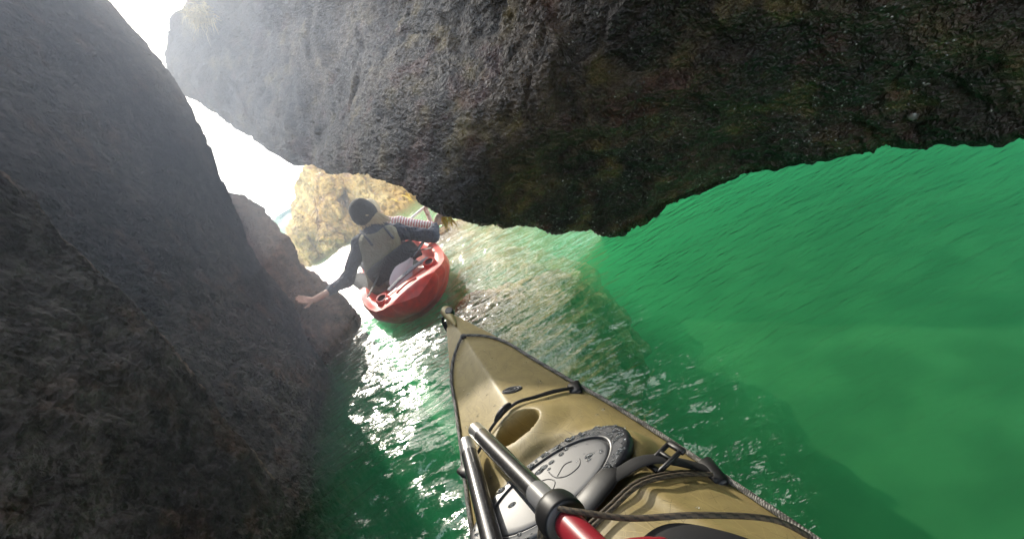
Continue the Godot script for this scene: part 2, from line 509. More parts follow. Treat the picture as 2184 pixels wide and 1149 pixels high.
func build_water():
	var xs := PackedFloat32Array(); var zs := PackedFloat32Array()
	var x := -2.0
	while x < -0.05: xs.append(x); x += 0.011
	while x < 2.2: xs.append(x); x += 0.024
	var step := 0.024; var e := x
	while e < 600.0: xs.append(e); e += step; step *= 1.12
	step = 0.024; e = -2.0 - step
	while e > -600.0: xs.insert(0, e); step *= 1.12; e -= step
	var z := -5.6
	step = 0.025
	while z < 0.4: zs.append(z); z += 0.013
	e = z
	while e < 12.0: zs.append(e); e += step; step *= 1.15
	step = 0.016; e = -5.6 - step
	while e > -900.0: zs.insert(0, e); step *= 1.05; e -= step
	var n := noise(41, 1.6, FastNoiseLite.TYPE_SIMPLEX_SMOOTH, 2); var n2 := noise(43, 5.0, FastNoiseLite.TYPE_SIMPLEX_SMOOTH, 2); var n3 := noise(45, 11.0, FastNoiseLite.TYPE_SIMPLEX_SMOOTH, 2)
	var g := []
	for zz in zs:
		var row := PackedVector3Array(); row.resize(xs.size())
		for i in xs.size(): row[i] = Vector3(xs[i], wave(xs[i], zz, n, n2, n3), zz)
		g.append(row)
	struct("sea_water", grid_mesh(g, true), M.water)
	var bn := noise(47, 0.5)
	var bg := []
	for i in 60:
		var row := PackedVector3Array()
		for j in 60:
			var q := Vector3(lerpf(-25.0, 25.0, j / 59.0), 0, lerpf(-60.0, 8.0, i / 59.0))
			q.y = -1.7 + 0.15 * bn.get_noise_2d(q.x, q.z)
			row.append(q)
		bg.append(row)
	struct("sea_bed", grid_mesh(bg, true), M.bed)
	var fog := FogVolume.new(); fog.name = "sea_water_depth"
	fog.size = Vector3(50, 1.9, 66); fog.position = Vector3(0, -0.06 - 0.95, -26)
	var fm := FogMaterial.new(); fm.albedo = lin(0.10, 0.86, 0.31); fm.density = 0.46
	fog.material = fm; fog.set_meta("kind", "structure")
	add_child(fog)
	for a in [[Vector3(5.8, 5.6, 7.6), 0.036], [Vector3(4.6, 4.6, 6.4), 0.046], [Vector3(3.0, 3.2, 4.6), 0.080]]:  # added mist, stands in for the veil of sun glare
		var mist := FogVolume.new(); mist.name = numbered("glare_mist"); mist.shape = RenderingServer.FOG_VOLUME_SHAPE_ELLIPSOID
		mist.size = a[0]; mist.position = Vector3(-2.05, 2.4, -3.4)
		var mf := FogMaterial.new(); mf.albedo = Color(0.97, 0.98, 1.0); mf.density = a[1]
		mist.material = mf; mist.set_meta("kind", "stuff")
		tag(mist, "added thin mist standing in for the glare veil between the rocks", "mist", "added mist in the gap")
		add_child(mist)

func col_mix(p: Vector3, n: FastNoiseLite, a: Color, b: Color, bias := 0.0, gain := 2.0) -> Color:
	return a.lerp(b, clampf(0.5 + bias + gain * n.get_noise_3dv(p), 0.0, 1.0))

func build_right_rock():
	# a leaning boulder: near rows first, then its far lower edge, then round the back
	var E := [Vector3(0.70, 0.02, -2.95), px(1200, 486, -2.9), px(1090, 472, -2.75), px(940, 436, -2.65), px(800, 378, -3.1), px(640, 345, -4.7), px(480, 257, -5.8), px(372, 185, -6.1), px(357, 60, -6.3), px(405, -4, -6.3), px(520, -110, -5.8), px(760, -270, -4.2), px(1150, -430, -3.7)]
	var R1 := [Vector3(1.18, 0, -2.85), px(1330, 400, -2.72), px(1200, 370, -2.62), px(1060, 320, -2.55), px(900, 250, -2.85), px(760, 200, -3.8), px(640, 140, -4.9), px(560, 80, -5.6), px(540, 30, -5.8), px(580, -40, -5.6), px(680, -130, -4.8), px(900, -280, -3.5), px(1250, -450, -3.0)]
	var R2 := [Vector3(1.69, 0, -2.25), px(1640, 270, -2.25), px(1540, 220, -2.2), px(1400, 150, -2.15), px(1230, 80, -2.3), px(1080, 20, -2.75), px(960, -40, -3.2), px(880, -90, -3.5), px(850, -130, -3.4), px(850, -190, -3.2), px(880, -280, -3.0), px(920, -400, -2.7), px(980, -540, -2.4)]
	var R3 := [Vector3(1.88, 0, -1.5), Vector3(1.84, 0.25, -1.42), Vector3(1.74, 0.5, -1.36), Vector3(1.56, 0.85, -1.36), Vector3(1.34, 1.2, -1.42), Vector3(1.12, 1.55, -1.5), Vector3(0.92, 1.85, -1.6), Vector3(0.68, 2.1, -1.65), Vector3(0.42, 2.32, -1.6), Vector3(0.15, 2.55, -1.55), Vector3(-0.1, 2.8, -1.5), Vector3(-0.35, 3.1, -1.4), Vector3(-0.6, 3.5, -1.3)]
	var rows := []
	var far := []; var R4 := []
	for i in E.size():
		R4.append(Vector3([2.15, 2.1, 2.0, 1.85, 1.65, 1.4, 1.1, 0.8, 0.5, 0.15, -0.2, -0.6, -1.2][i], [0.0, 0.3, 0.6, 1.0, 1.35, 1.65, 1.9, 2.1, 2.25, 2.35, 2.5, 2.75, 3.2][i], 0.7))
		far.append(Vector3([2.7, 2.6, 2.5, 2.3, 2.1, 1.8, 1.5, 1.1, 0.6, 0.1, -0.5, -1.1, -1.8][i], R4[i].y, 3.2))
	rows.append(far); rows.append(R4); rows.append(R3); rows.append(R2); rows.append(R1); rows.append(E)
	var B1 := []; var B2 := []; var B3 := []
	for i in E.size():
		var k := clampf(i / 5.0, 0.0, 1.0)
		B1.append(E[i] + Vector3(0.42, lerpf(0.0, 0.10, k), -0.30))
		B2.append(E[i] + Vector3(1.5, lerpf(0.0, 0.5, k), -0.50))
		B3.append(E[i] + Vector3(3.6, lerpf(0.0, 1.0, k), 0.6))
	rows.append(B1); rows.append(B2); rows.append(B3)
	for r in [R3, R2, R1, E, B1, B2, B3]: r.append(r[-1] + Vector3(0.5, 2.2, 0.3))
	for r in [R4, far]: r.append(r[-1] + Vector3(-0.6, 1.6, 0.2))
	# only a short lip below the water; shell left open to let light under
	var mid := Vector3(3.2, -0.42, -2.2)
	for r in rows:
		var w: Vector3 = r[0]
		var inward := (mid - w); inward.y = 0.0
		r.push_front(w + inward.normalized() * 0.10 + Vector3(0, -0.03, 0))
		r.push_front(w + inward.normalized() * 0.30 + Vector3(0, -0.04, 0))
		r.push_front(w + inward.normalized() * 0.45 + Vector3(0, 0.02, 0))
	var g := loft(rows, 560, 560)
	g = crag(g, false, 51, 0.10, Vector3(0.30, 0.86, 0.42).normalized(), 0.045, 0.014, 0.016)
	var n1 := noise(55, 1.3); var n2 := noise(56, 2.6, FastNoiseLite.TYPE_SIMPLEX_SMOOTH, 4); var n3 := noise(57, 7.0, FastNoiseLite.TYPE_SIMPLEX_SMOOTH, 4)
	var f := func(p: Vector3) -> Color:
		var c := col_mix(p, n1, Color(0.046, 0.031, 0.019), Color(0.125, 0.083, 0.047))
		var w := clampf(n2.get_noise_3dv(p) * 4.0 - 0.7, 0.0, 1.0)
		c = c.lerp(Color(0.20, 0.14, 0.045), w * 0.85)
		var r := clampf(n2.get_noise_3dv(p + Vector3(9, 3, 1)) * 4.0 - 0.9, 0.0, 1.0)
		c = c.lerp(Color(0.12, 0.04, 0.028), r * 0.7)
		return c * (0.8 + 0.7 * maxf(n3.get_noise_3dv(p), -0.5))
	var o := obj("leaning_boulder", grid_mesh(g, false, tint(g, f)), M.rock_dark)
	tag(o, "huge dark brown boulder leaning over the green water, rough and barnacled", "rock")
	return g

func build_left_rock():
	# a steep wall along the left: columns go up, rows go from behind the camera to the far edge and round it
	var ys := [-1.9, -0.3, 0.0, 0.45, 0.95, 1.5, 2.1, 2.8, 3.5, 4.3]
	var rows := []
	var add := func(pts: Array): rows.append(pts)
	# x and z of each row at those heights
	var spec := [
		[3.0, [-0.9, -0.95, -1.0, -1.05, -1.1, -1.2, -1.3, -1.4, -1.6, -1.9], 0.0],
		[1.0, [-0.85, -0.95, -1.0, -1.08, -1.15, -1.22, -1.32, -1.45, -1.6, -1.9], 0.0],
		[-0.6, [-0.95, -1.06, -1.1, -1.16, -1.2, -1.28, -1.36, -1.45, -1.6, -1.8], 0.0],
		[-1.1, [-1.0, -1.12, -1.15, -1.16, -1.17, -1.22, -1.33, -1.46, -1.6, -1.8], 0.0],
		[-1.45, [-1.1, -1.21, -1.23, -1.19, -1.18, -1.22, -1.34, -1.47, -1.6, -1.75], 0.0],
		[-1.68, [-1.18, -1.28, -1.29, -1.22, -1.19, -1.23, -1.35, -1.48, -1.6, -1.72], 0.0],
		[-1.75, [-1.20, -1.30, -1.31, -1.27, -1.245, -1.28, -1.39, -1.50, -1.6, -1.72], 0.0],
		[-1.84, [-1.22, -1.32, -1.335, -1.42, -1.47, -1.50, -1.53, -1.56, -1.62, -1.72], 0.0],
		[-1.98, [-1.25, -1.35, -1.37, -1.51, -1.585, -1.605, -1.60, -1.60, -1.64, -1.72], 0.0],
		[-2.25, [-1.34, -1.43, -1.45, -1.55, -1.62, -1.63, -1.61, -1.61, -1.64, -1.71], 0.0],
		[-2.7, [-1.42, -1.51, -1.53, -1.57, -1.62, -1.64, -1.62, -1.62, -1.64, -1.7], 0.0],
		[-3.3, [-1.52, -1.60, -1.63, -1.66, -1.70, -1.68, -1.62, -1.60, -1.62, -1.68], 0.0],
		[-3.75, [-1.62, -1.72, -1.75, -1.75, -1.76, -1.70, -1.60, -1.57, -1.60, -1.68], 0.0],
		[-4.05, [-1.75, -1.85, -1.88, -1.82, -1.80, -1.72, -1.58, -1.57, -1.62, -1.70], 0.0],
		[-4.25, [-2.0, -2.1, -2.12, -2.0, -1.92, -1.80, -1.66, -1.66, -1.72, -1.82], 0.0],
		[-4.5, [-2.8, -2.9, -2.9, -2.8, -2.7, -2.6, -2.5, -2.5, -2.5, -2.6], 0.0],
		[-4.6, [-4.5, -4.5, -4.5, -4.5, -4.5, -4.5, -4.5, -4.5, -4.5, -4.5], 0.0]]
	for s in spec:
		var r := []
		for i in ys.size(): r.append(Vector3(s[1][i], ys[i], s[0]))
		rows.append(r)
	var top := []
	var g := loft(rows, 380, 620)
	g = crag(g, true, 161, 0.06, Vector3(0.1, 0.80, -0.58).normalized(), 0.022, 0.007, 0.010)
	var n1 := noise(65, 1.1); var n2 := noise(66, 3.0, FastNoiseLite.TYPE_SIMPLEX_SMOOTH, 4); var n3 := noise(67, 9.0, FastNoiseLite.TYPE_SIMPLEX_SMOOTH, 4)
	var f := func(p: Vector3) -> Color:
		var c := col_mix(p, n1, Color(0.068, 0.057, 0.052), Color(0.122, 0.100, 0.087))
		var w := clampf(n2.get_noise_3dv(p) * 4.0 - 0.8, 0.0, 1.0)
		c = c.lerp(Color(0.14, 0.085, 0.06), w * 0.7)
		var lit_edge := exp(-pow((p.z + 1.735 + 0.04 * n2.get_noise_3dv(p)) / 0.022, 2.0)) * clampf(n3.get_noise_3dv(p * 1.7) * 3.0 + 0.75, 0.0, 1.0)  # pale strip painted in for the light along the arris
		if p.y > 0.2 and p.y < 1.9: c = c.lerp(Color(0.36, 0.25, 0.20), lit_edge * 0.85)
		return c * (0.85 + 0.6 * n3.get_noise_3dv(p))
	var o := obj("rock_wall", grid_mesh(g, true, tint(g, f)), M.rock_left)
	tag(o, "tall grey brown rock wall that the seated paddler pushes against", "rock")

func build_red_rock():
	var ridge := [Vector3(-1.50, -0.05, -4.45), px(700, 612, -4.65), px(655, 580, -4.75), px(625, 538, -4.8), px(590, 488, -4.9), px(545, 440, -5.0), px(500, 424, -5.0), px(440, 380, -5.1)]
	var base := [Vector3(-1.5, -0.1, -4.36), Vector3(-1.60, 0, -4.15), Vector3(-1.70, 0, -3.95), Vector3(-1.8, 0, -3.85), Vector3(-1.9, 0, -3.85), Vector3(-2.0, 0.1, -3.9), Vector3(-2.1, 0.2, -4.0), Vector3(-2.3, 0.3, -4.1)]
	var deep := []; var mid := []; var b1 := []; var b2 := []; var b3 := []
	for i in ridge.size():
		deep.append(Vector3(base[i].x + 0.05, -1.9, base[i].z + 0.1))
		mid.append((base[i] as Vector3).lerp(ridge[i], 0.55) + Vector3(0.03, 0.02, 0.10))
		b1.append(ridge[i] + Vector3(-0.12, 0.02, -0.25))
		b2.append(Vector3(ridge[i].x - 0.35, ridge[i].y * 0.6, ridge[i].z - 0.8))
		b3.append(Vector3(ridge[i].x - 0.6, -1.9, ridge[i].z - 1.3))
	var g := loft([deep, base, mid, ridge, b1, b2, b3], 200, 220)
	var cell := noise(73, 14.0, FastNoiseLite.TYPE_CELLULAR, 2); cell.cellular_return_type = FastNoiseLite.RETURN_DISTANCE
	g = rocky(g, true, [[noise(71, 1.6), 0.06, 0], [noise(72, 5.0, FastNoiseLite.TYPE_SIMPLEX_SMOOTH, 3), 0.03, 1], [cell, 0.042, 0], [noise(74, 26.0, FastNoiseLite.TYPE_SIMPLEX_SMOOTH, 2), 0.010, 1]])
	var n1 := noise(75, 2.0); var n3 := noise(76, 10.0, FastNoiseLite.TYPE_SIMPLEX_SMOOTH, 3)
	var f := func(p: Vector3) -> Color:
		return col_mix(p, n1, Color(0.10, 0.055, 0.040), Color(0.21, 0.115, 0.078)) * (0.85 + 0.6 * n3.get_noise_3dv(p))
	var o := obj("low_rock", grid_mesh(g, true, tint(g, f)), M.rock_left)
	tag(o, "reddish brown pitted rock sloping into the water behind the reaching hand", "rock")

func build_cliff():
	var base := [Vector3(-9.5, 0, -20.0), Vector3(-6.6, 0, -15.5), Vector3(-5.0, 0, -13.7), Vector3(-4.2, 0, -14.1), Vector3(-3.3, 0, -14.0), Vector3(-2.4, 0, -14.8), Vector3(-1.0, 0, -15.6), Vector3(0.9, 0, -15.0), Vector3(2.6, 0, -12.6), Vector3(4.2, 0, -9.6), Vector3(6.2, 0, -7.2), Vector3(9.5, 0, -6.0)]
	var prof := [[-1.5, -0.6], [0.0, 0.0], [0.8, 0.6], [1.8, 1.4], [2.9, 2.3], [4.2, 3.3], [5.8, 4.6], [6.6, 7.5]]
	var hs := [0.12, 0.30, 0.62, 0.9, 1.0, 1.05, 1.08, 1.1, 1.0, 0.95, 0.9, 0.9]
	var rows := []
	for p in prof:
		var r := []
		for i in base.size():
			var h: float = p[0] * (hs[i] if p[0] > 0.0 else 1.0)
			var t: Vector3 = (base[mini(i + 1, base.size() - 1)] - base[maxi(i - 1, 0)]).normalized()
			if i < 6: t = Vector3(0.94, 0, 0.35)
			r.append(base[i] + Vector3(t.z, 0, -t.x) * p[1] * (0.5 + 0.5 * hs[i]) + Vector3(0, h, 0))
		rows.append(r)
	var blocks := noise(86, 1.0, FastNoiseLite.TYPE_CELLULAR, 1); blocks.cellular_return_type = FastNoiseLite.RETURN_CELL_VALUE
	var g := loft(rows, 480, 240)
	g = rocky(g, true, [[noise(81, 0.35), 0.45, 0], [noise(82, 1.0, FastNoiseLite.TYPE_SIMPLEX_SMOOTH, 4), 0.16, 1, Vector3(1.4, 0.6, 1.4)], [noise(83, 4.0, FastNoiseLite.TYPE_SIMPLEX_SMOOTH, 3), 0.05, 1], [blocks, 0.10, 0, Vector3(1.3, 0.55, 1.3)], [blocks, 0.03, 0, Vector3(3.1, 1.7, 3.1)]])
	var n1 := noise(84, 0.5, FastNoiseLite.TYPE_SIMPLEX_SMOOTH, 4); var n2 := noise(85, 2.2, FastNoiseLite.TYPE_SIMPLEX_SMOOTH, 4)
	var f := func(p: Vector3) -> Color:
		var c := col_mix(p, n1, Color(0.62, 0.38, 0.12), Color(0.74, 0.52, 0.21))
		c = c.lerp(Color(0.46, 0.28, 0.17), clampf(n2.get_noise_3dv(p) * 4.0 - 0.8, 0, 1) * 0.7)
		return c
	var o := obj("sea_cliff", grid_mesh(g, false, tint(g, f)), M.rock_far)
	tag(o, "sunlit golden cliff rising from the sea beyond the cave mouth", "cliff")
	var sg := boulder(Vector3(1.55, 0.3, -9.9), Vector3(2.05, 3.4, 2.8), Vector3(0.0, 0.15, -0.15), 120, 0.22, 110, 70)  # unseen rock added to give the water a warm reflection
	var so := obj("added_stack", grid_mesh(sg, false, tint(sg, f)), M.rock_far)
	tag(so, "added unseen golden rock that tints the water reflection, standing behind the leaning boulder", "rock")
	var nr := noise(95, 4.0, FastNoiseLite.TYPE_SIMPLEX_SMOOTH, 4)  # brown rocks added under water to imitate the tan reflection
	var fr := func(p: Vector3) -> Color: return col_mix(p, nr, Color(0.16, 0.112, 0.056), Color(0.38, 0.26, 0.13))
	for a in [[Vector3(-0.10, -1.02, -4.1), Vector3(0.60, 0.78, 1.6), 0.10, "added brown rock under water imitating a tan reflection beside the leaning boulder's lower corner"], [Vector3(-0.40, -1.0, -6.8), Vector3(1.2, 0.82, 1.6), -0.3, "added brown rock under water imitating a tan reflection beside the red kayak's bow"]]:
		var rg := boulder(a[0], a[1], Vector3(0, a[2], 0), 140 + int(a[0].z), 0.32, 130, 90)
		tag(obj("added_reef", grid_mesh(rg, false, tint(rg, fr)), M.rock_far), a[3], "rock", "added rocks under the water")
	var list := [
		[px(702, 400, -14.9), Vector3(0.34, 0.30, 0.5), Vector3(0.2, 0, 0.25), "round golden boulder perched high on the golden cliff", f],
		[px(700, 438, -14.7), Vector3(0.22, 0.24, 0.4), Vector3(0, 0.3, 0.5), "smaller golden boulder under the round perched boulder on the cliff", f],
		[px(655, 515, -13.9), Vector3(0.16, 0.62, 0.4), Vector3(0, 0, -0.28), "slanting golden rock slab at the outer foot of golden cliff", f],
		[px(676, 505, -14.0), Vector3(0.15, 0.58, 0.35), Vector3(0, 0.4, -0.1), "narrow golden rock pillar beside the slanting slab at the cliff foot", f],
		[px(702, 508, -14.0), Vector3(0.20, 0.34, 0.3), Vector3(0, 0.2, 0.2), "small rounded golden rock at the waterline of the golden cliff", f],
		[px(718, 465, -14.4), Vector3(0.24, 0.62, 0.4), Vector3(0, 0, 0.05), "pale rounded rock column standing against the golden cliff", f]]
	var k := 0
	for a in list:
		var bg := boulder(a[0], a[1], a[2], 90 + k * 3, 0.13)
		bg = rocky(bg, false, [[blocks, 0.07, 0, Vector3(3.0, 1.2, 3.0)], [noise(89, 5.0, FastNoiseLite.TYPE_SIMPLEX_SMOOTH, 3), 0.05, 1]])
		var b := obj("boulder", grid_mesh(bg, false, tint(bg, a[4])), M.rock_far)
		tag(b, a[3], "rock", "rocks at the golden cliff"); k += 1

func build_hill():
	var crest := [px(380, 600, -420), px(480, 545, -400), px(560, 492, -380), px(590, 470, -370), px(635, 442, -360), px(676, 416, -350), px(740, 378, -340), px(830, 330, -330), px(960, 260, -330)]
	var rows := []
	for k in [[0.0, 0.0], [0.25, -18.0], [0.55, -45.0], [0.8, -80.0], [1.0, -120.0], [0.75, -190.0], [0.0, -260.0]]:
		var r := []
		for c in crest: r.append(Vector3(c.x * (1.0 - k[1] / 360.0), maxf(c.y * 1.33, 6.0) * k[0] - 1.0, c.z + 120.0 * 0.33 + k[1]))
		rows.append(r)
	var g := loft(rows, 160, 90)
	g = rocky(g, true, [[noise(101, 0.02), 2.0, 0], [noise(102, 0.2), 0.35, 0]])
	var cell := noise(103, 0.05, FastNoiseLite.TYPE_CELLULAR, 1); cell.cellular_return_type = FastNoiseLite.RETURN_CELL_VALUE
	var n1 := noise(104, 0.09, FastNoiseLite.TYPE_SIMPLEX_SMOOTH, 3)
	var f := func(p: Vector3) -> Color:
		var v := cell.get_noise_2d(p.x * 0.8, p.y * 6.0 + p.z * 0.3)
		var c := Color(0.06, 0.13, 0.045)
		if v > 0.35: c = Color(0.32, 0.27, 0.19)
		elif v > 0.0: c = Color(0.10, 0.19, 0.06)
		elif v > -0.3: c = Color(0.20, 0.20, 0.12)
		return c * (0.9 + 0.6 * n1.get_noise_3dv(p))
	struct("hills", grid_mesh(g, false, tint(g, f)), M.hill)
	# a far wood along the crest
	var rng := RandomNumberGenerator.new(); rng.seed = 9
	var mm := MultiMesh.new(); mm.transform_format = MultiMesh.TRANSFORM_3D; mm.use_colors = true
	var s := SphereMesh.new(); s.radius = 1.0; s.height = 2.0; s.radial_segments = 7; s.rings = 4
	mm.mesh = s; mm.instance_count = 900
	var row: PackedVector3Array = g[int(90 * 0.655)]; var row2: PackedVector3Array = g[int(90 * 0.5)]
	for i in 900:
		var t := rng.randi() % 160
		var p := row[t].lerp(row2[t], rng.randf() * rng.randf()) + Vector3(rng.randf_range(-1.5, 1.5), 0.2, 0)
		var q := rng.randf_range(0.5, 1.5)
		mm.set_instance_transform(i, Transform3D(Basis().scaled(Vector3(q * 1.2, q, q * 1.2)), p))
		mm.set_instance_color(i, Color(0.035, 0.075, 0.03) * rng.randf_range(0.7, 1.4))
	var w := MultiMeshInstance3D.new(); w.name = "far_wood"; w.multimesh = mm; w.material_override = M.hill
	w.set_meta("kind", "stuff"); tag(w, "distant dark wood along the crest of the far green hills", "wood")
	add_child(w)

# ------------------------------------------------------------------ the olive kayak
var k_fw: Vector3; var k_rt: Vector3; var k_o: Vector3

func kp(d: float, c: float, y: float) -> Vector3:
	return k_o + k_fw * d + k_rt * c + Vector3(0, y, 0)

var W_TAB := [[-2.35, 0.012], [-2.1, 0.07], [-1.6, 0.18], [-1.0, 0.27], [-0.4, 0.305], [0.1, 0.305], [0.475, 0.283], [0.7, 0.262], [0.93, 0.238], [1.2, 0.196], [1.45, 0.156], [1.63, 0.128], [1.9, 0.075], [2.05, 0.046], [2.14, 0.024], [2.19, 0.013]]
var G_TAB := [[-2.35, 0.30], [-1.5, 0.23], [-0.5, 0.20], [0.5, 0.215], [1.0, 0.228], [1.5, 0.25], [1.9, 0.278], [2.19, 0.30]]
var R_TAB := [[-2.35, 0.31], [-1.0, 0.30], [0.0, 0.33], [0.5, 0.355], [1.0, 0.325], [1.4, 0.308], [1.8, 0.312], [2.19, 0.316]]
const HATCH_D := 0.785
const HATCH_C := -0.022

func deck_y(d: float, c: float) -> float:
	var w := lerp_table(W_TAB, d); var g := lerp_table(G_TAB, d); var r := lerp_table(R_TAB, d)
	var q := clampf(absf(c) / maxf(w, 0.001), 0.0, 1.0)
	var roof := 1.0 - sqrt(q * q + 0.0012) / sqrt(1.0012)
	var round_ := 1.0 - pow(q, 2.2)
	var y := g + (r - g) * lerpf(round_, roof, smoothstep(1.0, 1.25, d))
	# raised collar round the compass recess, and the recess
	var e := Vector2((d - 1.03) / 0.115, (c + 0.018) / 0.135).length()
	y += 0.016 * (1.0 - smoothstep(0.55, 1.1, e))
	var e2 := Vector2((d - 1.025) / 0.056, (c + 0.016) / 0.066).length()
	y -= 0.060 * (1.0 - smoothstep(0.72, 1.02, e2))
	# a flat seat for the hatch
	var h := Vector2((d - HATCH_D) / 0.13, (c - HATCH_C) / 0.215).length()
	y = lerpf(y, 0.318, 1.0 - smoothstep(0.85, 1.12, h))
	# ribs towards the cockpit
	y += 0.010 * exp(-pow((c - 0.13 - 0.25 * (0.6 - d)) / 0.02, 2.0)) * (1.0 - smoothstep(0.6, 0.72, d)) * smoothstep(0.1, 0.3, d)
	# the cockpit
	var co := Vector2((d + 0.38) / 0.42, c / 0.21).length()
	y -= 0.20 * (1.0 - smoothstep(0.86, 1.0, co))
	return y

func build_kayak():
	var az := deg_to_rad(-10.2)
	k_fw = Vector3(sin(az), 0, -cos(az)); k_rt = Vector3(cos(az), 0, sin(az)); k_o = Vector3(0.012, 0, 0)
	var k := thing("olive_kayak", "olive mustard plastic kayak pointing into the cave with ropes on deck", "kayak", Vector3.ZERO)
	var ds := PackedFloat32Array()
	var d := -2.35
	while d < 0.35: ds.append(d); d += 0.03
	while d < 1.25: ds.append(d); d += 0.0055
	while d < 2.19: ds.append(d); d += 0.012
	ds.append(2.19)
	var deck := []; var hull := []
	for dd in ds:
		var w := lerp_table(W_TAB, dd); var g := lerp_table(G_TAB, dd)
		var row := PackedVector3Array()
		for i in 97:
			var t := i / 96.0 * 2.0 - 1.0
			row.append(kp(dd, t * w, deck_y(dd, t * w)))
		deck.append(row)
		var hr := PackedVector3Array()
		var keel := lerpf(-0.11, 0.12, smoothstep(1.7, 2.19, absf(dd)))
		for i in 25:
			var a := PI * i / 24.0
			var s := cos(a); var v := sin(a)
			var y := lerpf(g, keel, pow(v, 0.9))
			var ww := w * (1.0 + 0.035 * sin(minf(v * 3.0, 1.0) * PI)) + 0.004 * sin(a)
			hr.append(kp(dd, s * ww if v < 0.999 else 0.0, y))
		hull.append(hr)
	obj("deck", grid_mesh(deck, false), M.olive, k)
	obj("hull", grid_mesh(hull, false), M.olive, k)
	# moulded bow; a black disc paints the dark of the grab hole
	var bow := [kp(2.23, 0, 0.06), kp(2.235, 0, 0.18), kp(2.225, 0, 0.275), kp(2.195, 0, 0.322), kp(2.13, 0, 0.331), kp(2.03, 0, 0.329), kp(1.95, 0, 0.324)]
	obj("bow_moulding", tube(curve(bow, 40), [0.006, 0.010, 0.014, 0.017, 0.019, 0.020, 0.021, 0.021, 0.021, 0.021, 0.021, 0.021, 0.022, 0.022, 0.023, 0.023, 0.024, 0.024, 0.025, 0.025, 0.026, 0.026, 0.026, 0.025, 0.025, 0.024, 0.024, 0.023, 0.022, 0.021, 0.020, 0.019, 0.018, 0.016, 0.014, 0.012, 0.010, 0.008, 0.006, 0.004], 18), M.olive, k)
	obj("grab_hole_disc", lathe([[0.0, 0.004], [0.020, 0.004], [0.024, 0.0], [0.024, -0.02]], kp(2.085, 0.012, 0.353), Vector3(0.12, 1, 0.2).normalized(), 24, Vector2(0.8, 1.25), k_rt), M.black, k)
	obj("grab_loop", tube(curve([kp(2.12, -0.03, 0.33), kp(2.16, -0.045, 0.28), kp(2.14, -0.045, 0.22), kp(2.08, -0.045, 0.25), kp(2.08, -0.032, 0.32)], 30), 0.006, 8), M.black, k)
	# deck lines
	var on := func(dd: float, c: float, up: float) -> Vector3: return kp(dd, c, deck_y(dd, c) + up)
	var rgt := [on.call(1.80, 0.0, 0.012)]; var lft := [on.call(1.80, 0.0, 0.012)]
	for dd in [1.76, 1.70, 1.6, 1.45, 1.3, 1.2, 1.12, 1.0, 0.85, 0.72, 0.655, 0.58, 0.45, 0.3, 0.1]:
		var w := lerp_table(W_TAB, dd)
		var in_ := lerpf(0.55, 0.945, smoothstep(1.77, 1.66, dd))
		rgt.append(on.call(dd, w * in_, 0.009)); lft.append(on.call(dd, -w * in_, 0.009))
	var braid := func(i: int, j: int) -> Color:
		var q := (i * 3 + j * 5 + (i / 4) * 2) % 11
		return Color(0.46, 0.44, 0.40) if q < 2 else (Color(0.13, 0.125, 0.11) if q < 5 else Color(0.03, 0.029, 0.027))
	obj("deck_line", tube(curve(rgt, 1100), 0.0056, 8, braid), M.cord, k)
	obj("deck_line", tube(curve(lft, 1100), 0.0056, 8, braid), M.cord, k)
	var fitting := func(dd: float, c: float, turn: float, size: Vector3):
		var b := Basis(k_rt, Vector3.UP, -k_fw).rotated(Vector3.UP, turn)
		obj("deck_fitting", block(size, size.y * 0.3, Transform3D(b, on.call(dd, c, size.y * 0.35))), M.black, k)
	fitting.call(1.80, 0.0, 0.0, Vector3(0.022, 0.016, 0.03))
	fitting.call(1.125, 0.176, -0.3, Vector3(0.036, 0.018, 0.055))
	fitting.call(1.125, -0.19, 0.3, Vector3(0.036, 0.018, 0.055))
	fitting.call(0.655, 0.243, -0.2, Vector3(0.03, 0.02, 0.07))
	fitting.call(0.655, -0.245, 0.2, Vector3(0.03, 0.02, 0.07))
	# elastic cord across the fore deck with its slider
	var el := []
	for a in [[1.125, 0.172], [1.128, 0.12], [1.125, 0.07], [1.115, 0.02], [1.10, -0.03], [1.095, -0.08], [1.10, -0.13], [1.12, -0.185]]: el.append(on.call(a[0], a[1], 0.011))
	obj("elastic_cord", tube(curve(el, 80), 0.0042, 8), M.black, k)
	var el2 := []
	for a in [[1.12, 0.172], [1.116, 0.12], [1.112, 0.07], [1.106, 0.02], [1.10, -0.03]]: el2.append(on.call(a[0], a[1], 0.012))
	obj("elastic_cord", tube(curve(el2, 60), 0.0042, 8), M.black, k)
	obj("cord_slider", tube(curve([on.call(1.112, 0.005, 0.012), on.call(1.104, -0.02, 0.017), on.call(1.098, -0.055, 0.012)], 20), [0.004, 0.006, 0.008, 0.009, 0.009, 0.009, 0.009, 0.009, 0.009, 0.009, 0.009, 0.009, 0.009, 0.009, 0.009, 0.008, 0.007, 0.006, 0.005, 0.004], 10), M.black, k)
	# oval badge on the fore deck, laid on the right slope
	var bc: Vector3 = on.call(1.245, 0.032, 0.0)
	var bn: Vector3 = ((on.call(1.255, 0.032, 0.0) - bc) as Vector3).cross(on.call(1.245, 0.042, 0.0) - bc).normalized()
	if bn.y < 0: bn = -bn
	var badge := obj("badge", lathe([[0.0, 0.0025], [0.92, 0.0025], [1.0, 0.0015], [1.0, -0.002]], bc, bn, 40, Vector2(0.031, 0.021), k_rt), M.black, k)
	var bm := mat(lin(0.25, 0.25, 0.25), 0.4)
	var bs := (k_rt - bn * k_rt.dot(bn)).normalized(); var bf := bs.cross(bn)
	var strokes := []
